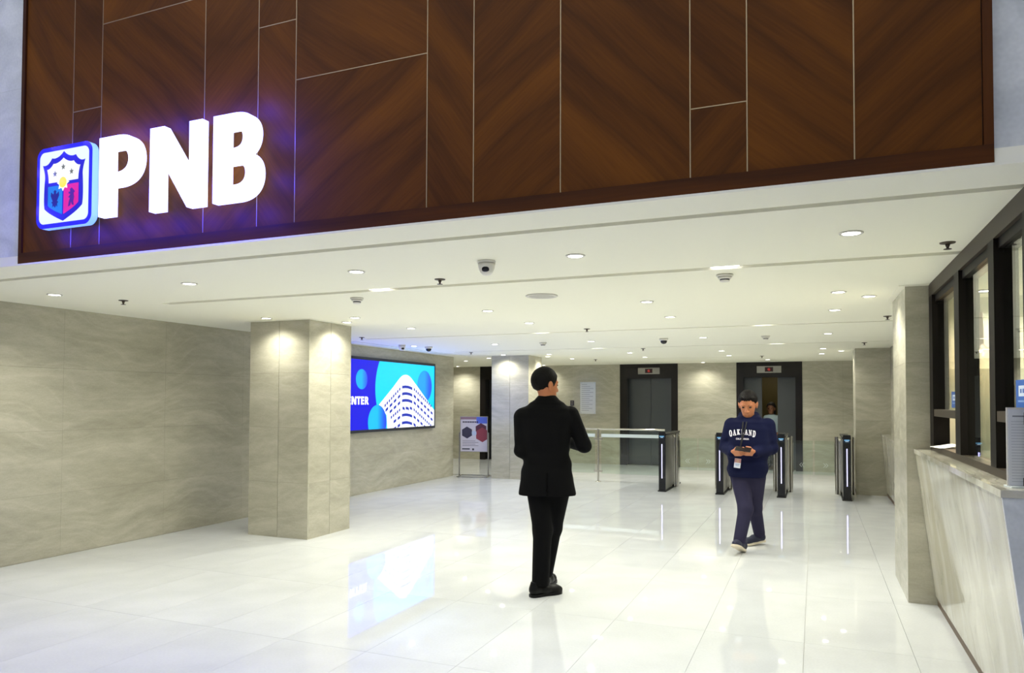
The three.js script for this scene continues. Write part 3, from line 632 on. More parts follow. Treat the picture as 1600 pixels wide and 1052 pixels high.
{
  const tex = canvasTex(256, 640, (c, w, h) => { c.fillStyle = '#e4e6e8'; c.fillRect(0, 0, w, h); c.fillStyle = '#8d9198'; c.fillRect(40, 52, 120, 12); c.fillStyle = '#bfc3c8'; for (let i = 0; i < 22; i++) c.fillRect(28, 100 + i * 24, 130 + ((i * 37) % 80), 5); });
  const t = thing('notice_holder', 'white printed notice in upright holder on the counter end', 'notice', [0.79, 1.15, -3.6], 0.15);
  mesh('sheet', new THREE.BoxGeometry(0.1, 0.315, 0.003), P({ map: tex, roughness: 0.6 }), t, [0, 0.165, 0]);
  box('back_plate', -0.055, 0.055, 0.004, 0.33, -0.008, -0.003, M.plastic, t);
  box('foot', -0.055, 0.055, 0, 0.006, -0.04, 0.04, M.frost, t);
}
// office behind the windows
{
  const o = structure('wall_office', 'pale walls of the teller office behind the windows', 'wall');
  box('wall_panel', 0.9, 3.5, 0, H, -7.159, -7.1, P({ color: 0xdcdac6, roughness: 0.8 }), o);
  box('wall_panel', 3.5, 3.7, 0, H, -7.159, -3.4, P({ color: 0xd8d5bd, roughness: 0.8 }), o);
  box('wall_panel', 1.17, 3.5, 0, H, -3.46, -3.4, M.pale, o);
  box('partition', 0.95, 3.4, 0.0, 1.78, -7.09, -7.04, P({ color: 0xb0b3a0, roughness: 0.7 }), o);
  const c = structure('ceiling_office', 'white ceiling of the teller office', 'ceiling');
  box('ceiling_panel', 0.9, 3.6, H, H + 0.064, -7.16, -3.476, M.white, c);
  for (const [x, z] of [[1.5, -6.1], [2.4, -6.1], [1.35, -6.8], [2.0, -6.85], [1.5, -4.6], [2.4, -4.6]]) {
    const t = thing('office_light', 'round recessed office lamp seen through the teller windows', 'downlight', [x, H, z], 0, 'lamps of the teller office');
    mesh('trim_ring', downGeo.ring, M.ring, t); mesh('lens', downGeo.disc, M.lamp, t, [0, -0.0035, 0]);
    const l = new THREE.SpotLight(DOWN_COL, 2.6, 0, 1.3, 0.5, 2); l.name = 'lamp'; l.position.set(0, -0.012, 0); const tg = new THREE.Object3D(); tg.name = 'aim'; tg.position.set(0, -2, 0); t.add(tg); l.target = tg; t.add(l);
  }
  const p = thing('pendant_lamp', 'slim hanging pendant lamp with flared glowing shade in the office', 'pendant lamp', [1.2, H, -6.7]);
  mesh('canopy', lathe([[0, 0], [0.09, 0], [0.085, -0.012], [0, -0.02]], 24), M.bronze, p);
  mesh('cord', cyl(0.006, 0.006, 0.18, 8), M.bronze, p, [0, -0.1, 0]);
  mesh('tube', cyl(0.03, 0.024, 0.26, 20), P({ color: 0xb99a86, roughness: 0.5 }), p, [0, -0.3, 0]);
  mesh('shade', lathe([[0.03, -0.42], [0.045, -0.44], [0.07, -0.462], [0.066, -0.462], [0.04, -0.444], [0.026, -0.425]], 24), P({ color: 0xb99a86, roughness: 0.5 }), p);
  mesh('bulb', new THREE.SphereGeometry(0.024, 16, 12), P({ color: 0xffffff, emissive: 0xffc890, emissiveIntensity: 3 }), p, [0, -0.46, 0]);
  const pl = new THREE.PointLight(0xffc890, 0.8); pl.name = 'lamp'; pl.position.set(0, -0.5, 0); p.add(pl);
  const d = thing('teller_desk', 'pale office desk behind the teller windows', 'desk', [1.5, 0, -5.1]);
  box('desk_top', -0.18, 0.35, 1.02, 1.06, -1.85, 1.5, M.plasticGrey, d, { r: 0.004 });
  box('desk_front', -0.16, -0.12, 0.0, 1.02, -1.85, 1.45, M.plasticGrey, d);
  box('desk_side', -0.12, 0.33, 0.0, 1.02, -1.85, -1.81, M.plasticGrey, d); box('desk_side', -0.12, 0.33, 0.0, 1.02, 1.41, 1.45, M.plasticGrey, d);
  const a = thing('monitor_arm', 'thin black folding stand on the desk behind the glass', 'stand', [1.36, 1.06, -6.3]);
  mesh('base', cyl(0.06, 0.055, 0.014, 20), M.blackMatte, a, [0, 0.007, 0]);
  mesh('strut', tube([[0, 0.01, 0], [0.05, 0.1, 0.03], [0.12, 0.2, 0.05]], 0.008, 8, 12), M.blackMatte, a);
  mesh('strut', tube([[-0.02, 0.1, 0], [0.05, 0.16, 0.03], [0.12, 0.2, 0.05]], 0.007, 8, 12), M.blackMatte, a);
}
// ---------------------------------------------------------------- people: implicit surfaces meshed with surface nets
const V = (x, y, z) => [x, y, z];
const smin = (a, b, k) => { const h = Math.max(k - Math.abs(a - b), 0) / k; return Math.min(a, b) - h * h * k * 0.25; };
function cap(a, b, ra, rb) {
  const bx = b[0] - a[0], by = b[1] - a[1], bz = b[2] - a[2], l2 = bx * bx + by * by + bz * bz || 1e-9;
  return (x, y, z) => { const px = x - a[0], py = y - a[1], pz = z - a[2]; const t = clamp((px * bx + py * by + pz * bz) / l2); return Math.hypot(px - bx * t, py - by * t, pz - bz * t) - (ra + (rb - ra) * t); };
}
function ell(c, r) {
  return (x, y, z) => { const a = (x - c[0]) / r[0], b = (y - c[1]) / r[1], d = (z - c[2]) / r[2]; const k0 = Math.hypot(a, b, d), k1 = Math.hypot(a / r[0], b / r[1], d / r[2]); return k1 < 1e-6 ? -Math.min(...r) : k0 * (k0 - 1) / k1; };
}
function loft(secs, e = 2.4) {     // [y, cx, cz, rx, rz] from top to bottom
  return (x, y, z) => {
    const n = secs.length; let i = 0; while (i < n - 2 && y < secs[i + 1][0]) i++;
    const A = secs[i], B = secs[i + 1], t0 = clamp((A[0] - y) / (A[0] - B[0])), t = t0 * t0 * (3 - 2 * t0) * 0.5 + t0 * 0.5;
    const cx = A[1] + (B[1] - A[1]) * t, cz = A[2] + (B[2] - A[2]) * t, rx = A[3] + (B[3] - A[3]) * t, rz = A[4] + (B[4] - A[4]) * t;
    const q = Math.pow(Math.pow(Math.abs(x - cx) / rx, e) + Math.pow(Math.abs(z - cz) / rz, e), 1 / e);
    const d = (q - 1) * Math.min(rx, rz), over = Math.max(y - secs[0][0], secs[n - 1][0] - y);
    return Math.max(d, over);
  };
}
const union = (k, ...f) => (x, y, z) => { let d = f[0](x, y, z); for (let i = 1; i < f.length; i++) d = smin(d, f[i](x, y, z), k); return d; };
function netGeo(f, lo, hi, c) {
  const n = lo.map((l, i) => Math.ceil((hi[i] - l) / c) + 1), [nx, ny, nz] = n;
  const F = new Float32Array(nx * ny * nz), I = (i, j, k) => i + nx * (j + ny * k);
  for (let K = 0; K < nz; K += 4) for (let J = 0; J < ny; J += 4) for (let Q = 0; Q < nx; Q += 4) {
    const d = f(lo[0] + (Q + 1.5) * c, lo[1] + (J + 1.5) * c, lo[2] + (K + 1.5) * c), far = Math.abs(d) > 7 * c;
    for (let k = K; k < Math.min(K + 4, nz); k++) for (let j = J; j < Math.min(J + 4, ny); j++) for (let i = Q; i < Math.min(Q + 4, nx); i++) F[I(i, j, k)] = far ? d : f(lo[0] + i * c, lo[1] + j * c, lo[2] + k * c);
  }
  const id = new Int32Array(nx * ny * nz).fill(-1), pos = [], idx = [];
  for (let k = 0; k < nz - 1; k++) for (let j = 0; j < ny - 1; j++) for (let i = 0; i < nx - 1; i++) {
    let m = 0, sx = 0, sy = 0, sz = 0, cnt = 0; const v = [];
    for (let q = 0; q < 8; q++) { v[q] = F[I(i + (q & 1), j + ((q >> 1) & 1), k + (q >> 2))]; if (v[q] < 0) m++; }
    if (m === 0 || m === 8) continue;
    for (let q = 0; q < 8; q++) for (const b of [1, 2, 4]) if (!(q & b)) {
      const r = q | b; if ((v[q] < 0) === (v[r] < 0)) continue;
      const t = v[q] / (v[q] - v[r]); sx += (q & 1) + (b === 1 ? t : 0); sy += ((q >> 1) & 1) + (b === 2 ? t : 0); sz += (q >> 2) + (b === 4 ? t : 0); cnt++;
    }
    id[I(i, j, k)] = pos.length / 3; pos.push(lo[0] + (i + sx / cnt) * c, lo[1] + (j + sy / cnt) * c, lo[2] + (k + sz / cnt) * c);
  }
  const quad = (a, b, c2, d, flip) => { if (a < 0 || b < 0 || c2 < 0 || d < 0) return; flip ? idx.push(a, c2, b, a, d, c2) : idx.push(a, b, c2, a, c2, d); };
  for (let k = 1; k < nz - 1; k++) for (let j = 1; j < ny - 1; j++) for (let i = 1; i < nx - 1; i++) {
    const s = F[I(i, j, k)] < 0;
    if (s !== F[I(i + 1, j, k)] < 0) quad(id[I(i, j - 1, k - 1)], id[I(i, j, k - 1)], id[I(i, j, k)], id[I(i, j - 1, k)], !s);
    if (s !== F[I(i, j + 1, k)] < 0) quad(id[I(i - 1, j, k - 1)], id[I(i - 1, j, k)], id[I(i, j, k)], id[I(i, j, k - 1)], !s);
    if (s !== F[I(i, j, k + 1)] < 0) quad(id[I(i - 1, j - 1, k)], id[I(i, j - 1, k)], id[I(i, j, k)], id[I(i - 1, j, k)], !s);
  }
  const nor = new Float32Array(pos.length), h = c * 0.5;
  for (let i = 0; i < pos.length; i += 3) {
    const x = pos[i], y = pos[i + 1], z = pos[i + 2];
    let a = f(x + h, y, z) - f(x - h, y, z), b = f(x, y + h, z) - f(x, y - h, z), d = f(x, y, z + h) - f(x, y, z - h); const l = Math.hypot(a, b, d) || 1;
    nor[i] = a / l; nor[i + 1] = b / l; nor[i + 2] = d / l;
  }
  const g = new THREE.BufferGeometry(); g.setAttribute('position', new THREE.Float32BufferAttribute(pos, 3)); g.setAttribute('normal', new THREE.BufferAttribute(nor, 3)); g.setIndex(idx); return g;
}
const skull = union(0.03, ell(V(0, 0.03, -0.012), V(0.076, 0.093, 0.096)), ell(V(0, -0.03, 0.026), V(0.062, 0.086, 0.064)));
const longHair = ell(V(0, -0.06, -0.06), V(0.085, 0.15, 0.06));
// head: local frame faces +z, centre at origin
function headField(long) {
  const skullParts = [ell(V(0, 0.03, -0.012), V(0.076, 0.093, 0.096)), ell(V(0, -0.03, 0.026), V(0.062, 0.086, 0.064)), ell(V(0, -0.09, 0.045), V(0.038, 0.027, 0.036))];
  const base = union(0.03, ...skullParts);
  const nose = cap(V(0, 0.004, 0.086), V(0, -0.034, 0.102), 0.007, 0.013), wings = cap(V(-0.011, -0.037, 0.092), V(0.011, -0.037, 0.092), 0.009, 0.009);
  const brow = cap(V(-0.034, 0.022, 0.074), V(0.034, 0.022, 0.074), 0.011, 0.011), lipU = cap(V(-0.02, -0.062, 0.08), V(0.02, -0.062, 0.08), 0.007, 0.007), lipD = cap(V(-0.016, -0.073, 0.08), V(0.016, -0.073, 0.08), 0.007, 0.007);
  const ears = [1, -1].map(s => union(0.008, ell(V(s * 0.078, -0.012, -0.004), V(0.009, 0.033, 0.021)), ell(V(s * 0.084, 0.0, -0.012), V(0.007, 0.024, 0.016))));
  const eye = [1, -1].map(s => ell(V(s * 0.031, 0.004, 0.094), V(0.018, 0.011, 0.014)));
  return (x, y, z) => {
    let d = base(x, y, z); d = smin(d, brow(x, y, z), 0.014); d = smin(d, nose(x, y, z), 0.012); d = smin(d, wings(x, y, z), 0.008); d = smin(d, lipU(x, y, z), 0.006); d = smin(d, lipD(x, y, z), 0.006);
    for (const e of eye) d = -smin(-d, e(x, y, z), 0.012);
    for (const e of ears) d = smin(d, e(x, y, z), 0.008); return d;
  };
}
const HS = 1.07;
const headMatrix = (c, yaw, pitch, roll = 0) => new THREE.Matrix4().makeRotationFromEuler(new THREE.Euler(pitch, yaw, roll, 'YXZ')).scale(new THREE.Vector3(HS, HS, HS)).setPosition(...c);
function handCaps(w, dir, side, down, curl, thumbSide) {     // list of capsules for one hand
  const D = new THREE.Vector3(...dir).normalize(), S = new THREE.Vector3(...side).normalize(), N = new THREE.Vector3(...down).normalize(), W = new THREE.Vector3(...w), out = [];
  const at = (a, b, c) => W.clone().addScaledVector(D, a).addScaledVector(S, b).addScaledVector(N, c).toArray();
  const len = [0.062, 0.072, 0.067, 0.052];
  const palm = [];
  for (let i = 0; i < 4; i++) palm.push(cap(at(0, (i - 1.5) * 0.012, 0), at(0.08, (i - 1.5) * 0.02, 0), 0.017, 0.0125));
  for (let i = 0; i < 4; i++) {
    let p = at(0.08, (i - 1.5) * 0.02, 0), ang = curl * 0.5; const f = [];
    for (let k = 0; k < 3; k++) { const L = len[i] * [0.45, 0.32, 0.26][k]; const q = [0, 1, 2].map(m => p[m] + L * (Math.cos(ang) * D.getComponent(m) + Math.sin(ang) * N.getComponent(m))); f.push(cap(p, q, 0.0095 - k * 0.0008, 0.0088 - k * 0.0008)); p = q; ang += curl; }
    out.push(union(0.004, ...f));
  }
  const t = thumbSide, a = at(0.015, t * 0.022, 0.004), b = at(0.05, t * 0.046, 0.016), c = at(0.085, t * 0.042, 0.03);
  out.push(union(0.004, cap(a, b, 0.014, 0.0105), cap(b, c, 0.0105, 0.008)));
  return union(0.005, union(0.012, ...palm), ...out);
}
function person(label, pos, turn, o) {
  const t = thing('person', label, 'person', pos, turn);
  const geos = [];
  // body in one surface: coarse limbs and torso, finer head and hands, merged
  const S = o.skel, limbs = [];
  for (const [a, b, ra, rb] of S) limbs.push(cap(a, b, ra, rb));
  const M4 = headMatrix(o.head.c, o.head.yaw, o.head.pitch, o.head.roll || 0), inv = M4.clone().invert().elements;
  const hf = headField();
  const toHead = (x, y, z) => [inv[0] * x + inv[4] * y + inv[8] * z + inv[12], inv[1] * x + inv[5] * y + inv[9] * z + inv[13], inv[2] * x + inv[6] * y + inv[10] * z + inv[14]];
  const headW = (x, y, z) => { const q = toHead(x, y, z); return hf(q[0], q[1], q[2]); };
  const neck = cap(o.neck[0], o.neck[1], o.neck[2], o.neck[3]);
  const bodyF = union(0.05, ...limbs);
  geos.push(netGeo(bodyF, o.lo, o.hi, 0.016));
  const hc = o.head.c;
  geos.push(netGeo(union(0.02, headW, neck), [hc[0] - 0.15, hc[1] - 0.2, hc[2] - 0.16], [hc[0] + 0.15, hc[1] + 0.16, hc[2] + 0.16], 0.004));
  for (const h of o.hands) geos.push(netGeo(h.f, h.c.map(v => v - 0.15), h.c.map(v => v + 0.15), 0.004));
  mesh('body', mergeGeometries(geos), o.skin, t);
  // hair
  const hs = o.hair;
  const hairF = (x, y, z) => {
    const q = toHead(x, y, z), jag = 0.004 * Math.sin(q[0] * 310 + q[2] * 90) + 0.003 * Math.sin(q[2] * 270);
    // hairline: high on the forehead, sideburns before the ears, low at the nape
    const side = clamp((Math.abs(q[0]) - 0.045) / 0.02), up = q[1] - (hs.line + hs.slope * q[2] - 0.03 * side * clamp(1 - Math.abs(q[2] - 0.02) / 0.05)) + jag;
    const k = clamp(up / 0.03); let d = skull(q[0], q[1], q[2]) - 0.001 - hs.t * k * k * (3 - 2 * k) - 0.0012 * Math.sin(q[0] * 420 + q[1] * 60) * Math.sin(q[2] * 380);
    d = Math.max(d, -up);
    if (hs.long) d = smin(d, longHair(q[0], q[1], q[2]), 0.03);
    return d;
  };
  mesh('hair', netGeo(hairF, [hc[0] - 0.17, hc[1] - (hs.long ? 0.25 : 0.17), hc[2] - 0.18], [hc[0] + 0.17, hc[1] + 0.18, hc[2] + 0.18], 0.004), o.hairMat, t);
  const brows = []; for (const s of [1, -1]) { const g = tube([[s * 0.014, 0.021, 0.087], [s * 0.03, 0.026, 0.083], [s * 0.047, 0.02, 0.073]], 0.0035, 6, 8); brows.push(g); }
  const bm = mesh('eyebrows', mergeGeometries(brows), o.hairMat, t); bm.applyMatrix4(M4);
  const eyes = []; for (const s of [1, -1]) { const g = new THREE.SphereGeometry(0.0105, 12, 8); g.scale(1.2, 0.75, 0.7); g.translate(s * 0.031, 0.003, 0.079); eyes.push(g); }
  const em = mesh('eyes', mergeGeometries(eyes), P({ color: 0x1c1512, roughness: 0.2 }), t); em.applyMatrix4(M4);
  for (const c of o.clothes) mesh(c.name, netGeo(c.f, c.lo, c.hi, c.cell || 0.009), c.mat, t);
  for (const s of o.shoes) {
    const g = new THREE.Group(); g.name = 'shoe'; g.position.set(...s.p); g.rotation.set(0, s.yaw, s.pitch || 0, 'YXZ'); t.add(g);
    const up = union(0.03, cap(V(-0.03, 0.05, 0), V(0.06, 0.05, 0), 0.04, 0.041), cap(V(0.06, 0.045, 0), V(0.15, 0.034, 0), 0.041, 0.037), cap(V(0.15, 0.034, 0), V(0.19, 0.03, 0), 0.037, 0.028), cap(V(-0.03, 0.06, 0), V(-0.025, 0.11, 0), 0.038, 0.036));
    mesh('upper', netGeo((x, y, z) => Math.max(up(x, y, z), 0.018 - y, y - 0.115), [-0.1, 0, -0.08], [0.25, 0.14, 0.08], 0.006), s.mat, g);
    const so = new THREE.Shape(); so.moveTo(-0.072, 0); so.bezierCurveTo(-0.072, 0.045, -0.03, 0.04, 0.03, 0.036); so.bezierCurveTo(0.09, 0.045, 0.12, 0.05, 0.16, 0.046); so.bezierCurveTo(0.23, 0.035, 0.23, -0.035, 0.16, -0.044); so.bezierCurveTo(0.12, -0.048, 0.09, -0.038, 0.03, -0.036); so.bezierCurveTo(-0.03, -0.04, -0.072, -0.045, -0.072, 0);
    const sg = new THREE.ExtrudeGeometry(so, { depth: 0.018, bevelEnabled: true, bevelSize: 0.002, bevelThickness: 0.002, bevelSegments: 2 }); sg.rotateX(-Math.PI / 2); sg.translate(0, 0.002, 0);
    mesh('sole', sg, s.sole, g);
  }
  return t;
}
const armF = (k, ...l) => union(k, ...l.map(a => cap(...a)));
// print that follows the surface of a garment
function print(name, f, x0, x1, y0, y1, zs, tex, parent) {
  const n = 26, m = 14, g = new THREE.PlaneGeometry(1, 1, n, m), p = g.attributes.position;
  for (let i = 0; i < p.count; i++) { const x = x0 + (p.getX(i) + 0.5) * (x1 - x0), y = y0 + (p.getY(i) + 0.5) * (y1 - y0); let z = zs; for (let k = 0; k < 60; k++) { const d = f(x, y, z); if (d < 0.001) break; z -= Math.max(d * 0.6, 0.0008); } p.setXYZ(i, x, y, z + 0.004); }
  g.computeVertexNormals();
  const mt = P({ map: tex, roughness: 0.8, transparent: true, alphaTest: 0.4, side: THREE.DoubleSide });
  return mesh(name, g, mt, parent);
}
{ // man in a black suit, walking away, head turned to the right
  const suit = P({ color: 0x040405, roughness: 0.9, specularIntensity: 0.3 }), shoe = P({ color: 0x080808, roughness: 0.4, specularIntensity: 0.4 });
  const lSh = V(-0.16, 1.375, 0), lEl = V(-0.163, 1.12, 0.03), lWr = V(-0.06, 1.10, -0.21), rSh = V(0.212, 1.395, 0), rEl = V(0.316, 1.16, 0.03), rWr = V(0.21, 1.17, -0.21);
  const torso = loft([[1.545, 0.03, -0.01, 0.068, 0.066], [1.515, 0.03, -0.005, 0.092, 0.078], [1.48, 0.03, 0, 0.14, 0.09], [1.435, 0.026, 0.008, 0.19, 0.108], [1.37, 0.024, 0.01, 0.215, 0.124], [1.25, 0.02, 0.01, 0.196, 0.132], [1.1, 0.026, 0, 0.18, 0.126], [1.02, 0.03, 0, 0.188, 0.128], [0.9, 0.03, 0, 0.205, 0.134], [0.775, 0.034, 0, 0.224, 0.14]]);
  const jacket = (() => { const a = armF(0.02, [lSh, lEl, 0.07, 0.058], [lEl, lWr, 0.056, 0.046]), b = armF(0.02, [rSh, rEl, 0.068, 0.056], [rEl, rWr, 0.055, 0.046]); const wr = (x, y, z) => 0.004 * Math.sin(y * 46 + x * 9) * Math.exp(-Math.pow((y - 1.05) / 0.12, 2)); return (x, y, z) => { let d = torso(x, y, z); d = smin(d, a(x, y, z), 0.03); d = smin(d, b(x, y, z), 0.012); d = Math.max(d, 0.775 - y); const vent = Math.max(Math.abs(x - 0.03) - 0.003, y - 0.95, 0.05 - z); return Math.max(d + wr(x, y, z), -vent); }; })();
  const trousers = union(0.03, ell(V(0.035, 0.87, 0), V(0.17, 0.12, 0.12)), armF(0.03, [V(-0.04, 0.85, 0.01), V(-0.002, 0.5, 0.01), 0.095, 0.074], [V(-0.002, 0.5, 0.01), V(-0.018, 0.1, 0.03), 0.073, 0.066]), armF(0.03, [V(0.12, 0.85, 0), V(0.078, 0.5, -0.1), 0.1, 0.072], [V(0.078, 0.5, -0.1), V(0.025, 0.12, -0.24), 0.07, 0.058]));
  const hl = handCaps(lWr, [0.75, 0.1, -0.65], [0, 1, 0], [0.5, 0, 0.8], 0.5, 1), hr = handCaps(rWr, [-0.75, 0.1, -0.65], [0, 1, 0], [-0.5, 0, 0.8], 0.5, 1);
  const hc = V(0.018, 1.628, 0.0);
  person('man in black suit and black shoes walking away, head turned right', [-1.956, 0, -5.34], Math.atan2(1.956, 5.34), {
    skin: P({ color: 0xb9744a, roughness: 0.5 }), hairMat: P({ color: 0x080605, roughness: 0.6, specularIntensity: 0.3 }),
    lo: [-0.4, 0.02, -0.45], hi: [0.45, 1.6, 0.25],
    skel: [[V(0.03, 1.4, 0), V(0.03, 0.9, 0), 0.09, 0.09], [V(0.03, 1.42, -0.01), V(0.04, 1.56, 0), 0.05, 0.05], [V(0.03, 1.38, 0), lSh, 0.05, 0.045], [lSh, lEl, 0.045, 0.038], [lEl, lWr, 0.038, 0.024], [V(0.03, 1.38, 0), rSh, 0.05, 0.045], [rSh, rEl, 0.045, 0.038], [rEl, rWr, 0.038, 0.024], [V(0.03, 0.9, 0), V(-0.03, 0.82, 0), 0.07, 0.07], [V(-0.03, 0.82, 0.01), V(-0.002, 0.5, 0.01), 0.07, 0.05], [V(-0.002, 0.5, 0.01), V(-0.018, 0.1, 0.03), 0.045, 0.03], [V(0.03, 0.9, 0), V(0.11, 0.82, 0), 0.07, 0.07], [V(0.11, 0.82, 0), V(0.078, 0.5, -0.1), 0.07, 0.05], [V(0.078, 0.5, -0.1), V(0.025, 0.1, -0.25), 0.045, 0.03]],
    head: { c: hc, yaw: Math.PI - 1.0, pitch: 0.08 }, neck: [V(0.03, 1.44, -0.01), V(0.018, 1.57, 0.005), 0.064, 0.055],
    hands: [{ f: hl, c: lWr }, { f: hr, c: rWr }], hair: { t: 0.008, line: -0.004, slope: 0.72 },
    clothes: [{ name: 'suit_jacket', f: jacket, lo: [-0.3, 0.74, -0.32], hi: [0.42, 1.56, 0.2], mat: suit, cell: 0.009 }, { name: 'trousers', f: (x, y, z) => Math.max(trousers(x, y, z), 0.078 - y), lo: [-0.22, 0.04, -0.36], hi: [0.3, 1.02, 0.18], mat: suit, cell: 0.009 }],
    shoes: [{ p: [-0.035, 0, 0.04], yaw: 0.55, mat: shoe, sole: shoe }, { p: [0.025, 0, -0.25], yaw: 1.25, mat: shoe, sole: shoe }],
  });
}
{ // man in a navy hoodie walking towards the camera, looking down at his phone
  const X = -0.66, Z = -7.8;
  const navy = P({ color: 0x0b1030, roughness: 0.95, specularIntensity: 0.4 }), jeans = P({ color: 0x2a283e, roughness: 0.95, specularIntensity: 0.4 }), sneaker = P({ color: 0x1d2138, roughness: 0.7 }), sole = P({ color: 0xcfc5ae, roughness: 0.6 });
  const lSh = V(-0.13, 1.26, 0), lEl = V(-0.195, 1.035, -0.01), lWr = V(-0.125, 0.985, 0.2), rSh = V(0.215, 1.26, 0), rEl = V(0.252, 1.035, -0.01), rWr = V(0.09, 0.99, 0.2);
  const torso = loft([[1.365, 0.036, -0.02, 0.075, 0.075], [1.335, 0.038, -0.015, 0.12, 0.095], [1.29, 0.04, 0, 0.19, 0.12], [1.22, 0.04, 0.005, 0.212, 0.14], [1.05, 0.03, 0.02, 0.205, 0.155], [0.9, 0.022, 0.02, 0.196, 0.152], [0.8, 0.02, 0.012, 0.196, 0.146], [0.735, 0.018, 0.005, 0.182, 0.135]]);
  const hood = union(0.03, cap(V(-0.045, 1.325, 0.04), V(-0.02, 1.35, -0.06), 0.03, 0.042), cap(V(-0.02, 1.35, -0.06), V(0.095, 1.35, -0.06), 0.046, 0.046), cap(V(0.095, 1.35, -0.06), V(0.12, 1.325, 0.04), 0.042, 0.03));
  const aL = armF(0.02, [lSh, lEl, 0.078, 0.064], [lEl, lWr, 0.062, 0.046]), aR = armF(0.02, [rSh, rEl, 0.078, 0.066], [rEl, rWr, 0.064, 0.046]);
  const fold = (x, y, z) => 0.005 * Math.sin(y * 40 + x * 14) * Math.exp(-Math.pow((y - 0.85) / 0.12, 2)) + 0.004 * Math.sin(y * 55 - x * 25) * Math.exp(-Math.pow((y - 1.08) / 0.08, 2)) * clamp((Math.abs(x - 0.03) - 0.12) * 12);
  const hoodie = (x, y, z) => { let d = torso(x, y, z); d = smin(d, hood(x, y, z), 0.03); d = smin(d, aL(x, y, z), 0.03); d = smin(d, aR(x, y, z), 0.03); return Math.max(d + fold(x, y, z), 0.735 - y); };
  const kF = V(0.0, 0.43, 0.15), aF = V(-0.06, 0.13, 0.25), kR = V(0.088, 0.42, -0.06), aR2 = V(0.135, 0.13, -0.27);
  const trousers = union(0.03, ell(V(0.022, 0.77, 0), V(0.165, 0.11, 0.128)), armF(0.03, [V(-0.05, 0.73, 0), kF, 0.098, 0.072], [kF, aF, 0.07, 0.058]), armF(0.03, [V(0.1, 0.73, 0), kR, 0.098, 0.072], [kR, aR2, 0.07, 0.058]));
  const hl = handCaps([-0.115, 0.99, 0.225], [0.75, 0.12, 0.6], [-0.3, 0.75, 0.4], [0.3, 0.5, -0.75], 0.5, 1), hr = handCaps([0.075, 0.995, 0.225], [-0.78, 0.12, 0.55], [0.3, 0.75, 0.4], [-0.3, 0.5, -0.75], 0.5, 1);
  const hc = V(0.028, 1.475, 0.045);
  const t = person('man in navy hoodie and dark trousers looking down at his phone', [X, 0, Z], Math.atan2(-X, -Z), {
    skin: P({ color: 0xb5744e, roughness: 0.5 }), hairMat: P({ color: 0x0f0b09, roughness: 0.6, specularIntensity: 0.35 }),
    lo: [-0.35, 0.02, -0.4], hi: [0.4, 1.46, 0.4],
    skel: [[V(0.035, 1.25, 0), V(0.02, 0.85, 0), 0.09, 0.09], [V(0.035, 1.27, -0.01), V(0.03, 1.38, 0.0), 0.05, 0.05], [V(0.035, 1.25, 0), lSh, 0.05, 0.045], [lSh, lEl, 0.045, 0.038], [lEl, lWr, 0.038, 0.024], [lWr, V(-0.115, 0.99, 0.225), 0.024, 0.02], [V(0.035, 1.25, 0), rSh, 0.05, 0.045], [rSh, rEl, 0.045, 0.038], [rEl, rWr, 0.038, 0.024], [V(0.02, 0.82, 0), V(-0.04, 0.72, 0), 0.07, 0.07], [V(-0.04, 0.72, 0), kF, 0.07, 0.05], [kF, V(-0.06, 0.12, 0.25), 0.045, 0.03], [V(0.02, 0.82, 0), V(0.09, 0.72, 0), 0.07, 0.07], [V(0.09, 0.72, 0), kR, 0.07, 0.05], [kR, V(0.135, 0.11, -0.27), 0.045, 0.03]],
    head: { c: hc, yaw: -0.16, pitch: 0.42 }, neck: [V(0.035, 1.27, -0.02), V(0.03, 1.41, 0.01), 0.06, 0.055],
    hands: [{ f: hl, c: [-0.06, 1.0, 0.26] }, { f: hr, c: [0.02, 1.0, 0.26] }], hair: { t: 0.013, line: 0.03, slope: 0.5 },
    clothes: [{ name: 'hoodie', f: hoodie, lo: [-0.3, 0.7, -0.2], hi: [0.36, 1.45, 0.28], mat: navy, cell: 0.008 }, { name: 'trousers', f: (x, y, z) => Math.max(trousers(x, y, z), 0.075 - y), lo: [-0.2, 0.04, -0.36], hi: [0.26, 0.92, 0.34], mat: jeans, cell: 0.008 }],
    shoes: [{ p: [-0.045, 0.026, 0.22], yaw: -1.9, pitch: 0.36, mat: sneaker, sole }, { p: [0.135, 0.022, -0.3], yaw: -2.45, pitch: -0.1, mat: sneaker, sole }],
  });
  const tex = canvasTex(1024, 512, (c, w, h) => {
    c.clearRect(0, 0, w, h); c.fillStyle = '#eceaf4'; c.textAlign = 'center'; c.textBaseline = 'middle';
    const s = 'OAKLAND'; for (let i = 0; i < 7; i++) { const q = (i - 3) / 3, x = w / 2 + q * 420; c.save(); c.translate(x, 165 + q * q * 60); c.rotate(q * 0.12); c.scale(0.82, 1.35 + q * q * 0.35); c.font = 'bold 170px serif'; c.fillText(s[i], 0, 0); c.strokeStyle = '#eceaf4'; c.lineWidth = 9; c.strokeText(s[i], 0, 0); c.restore(); }
    c.font = 'bold 78px sans-serif'; c.fillText('CALIFORNIA', w / 2, 400, 520);
  });
  print('chest_print', hoodie, -0.165, 0.11, 1.095, 1.245, 0.4, tex, t);
  const cordM = P({ color: 0x15151a, roughness: 0.7 });
  const surf = (x, y) => { let z = 0.4; for (let k = 0; k < 80; k++) { const d = hoodie(x, y, z); if (d < 0.001) break; z -= Math.max(d * 0.6, 0.0008); } return z + 0.006; };
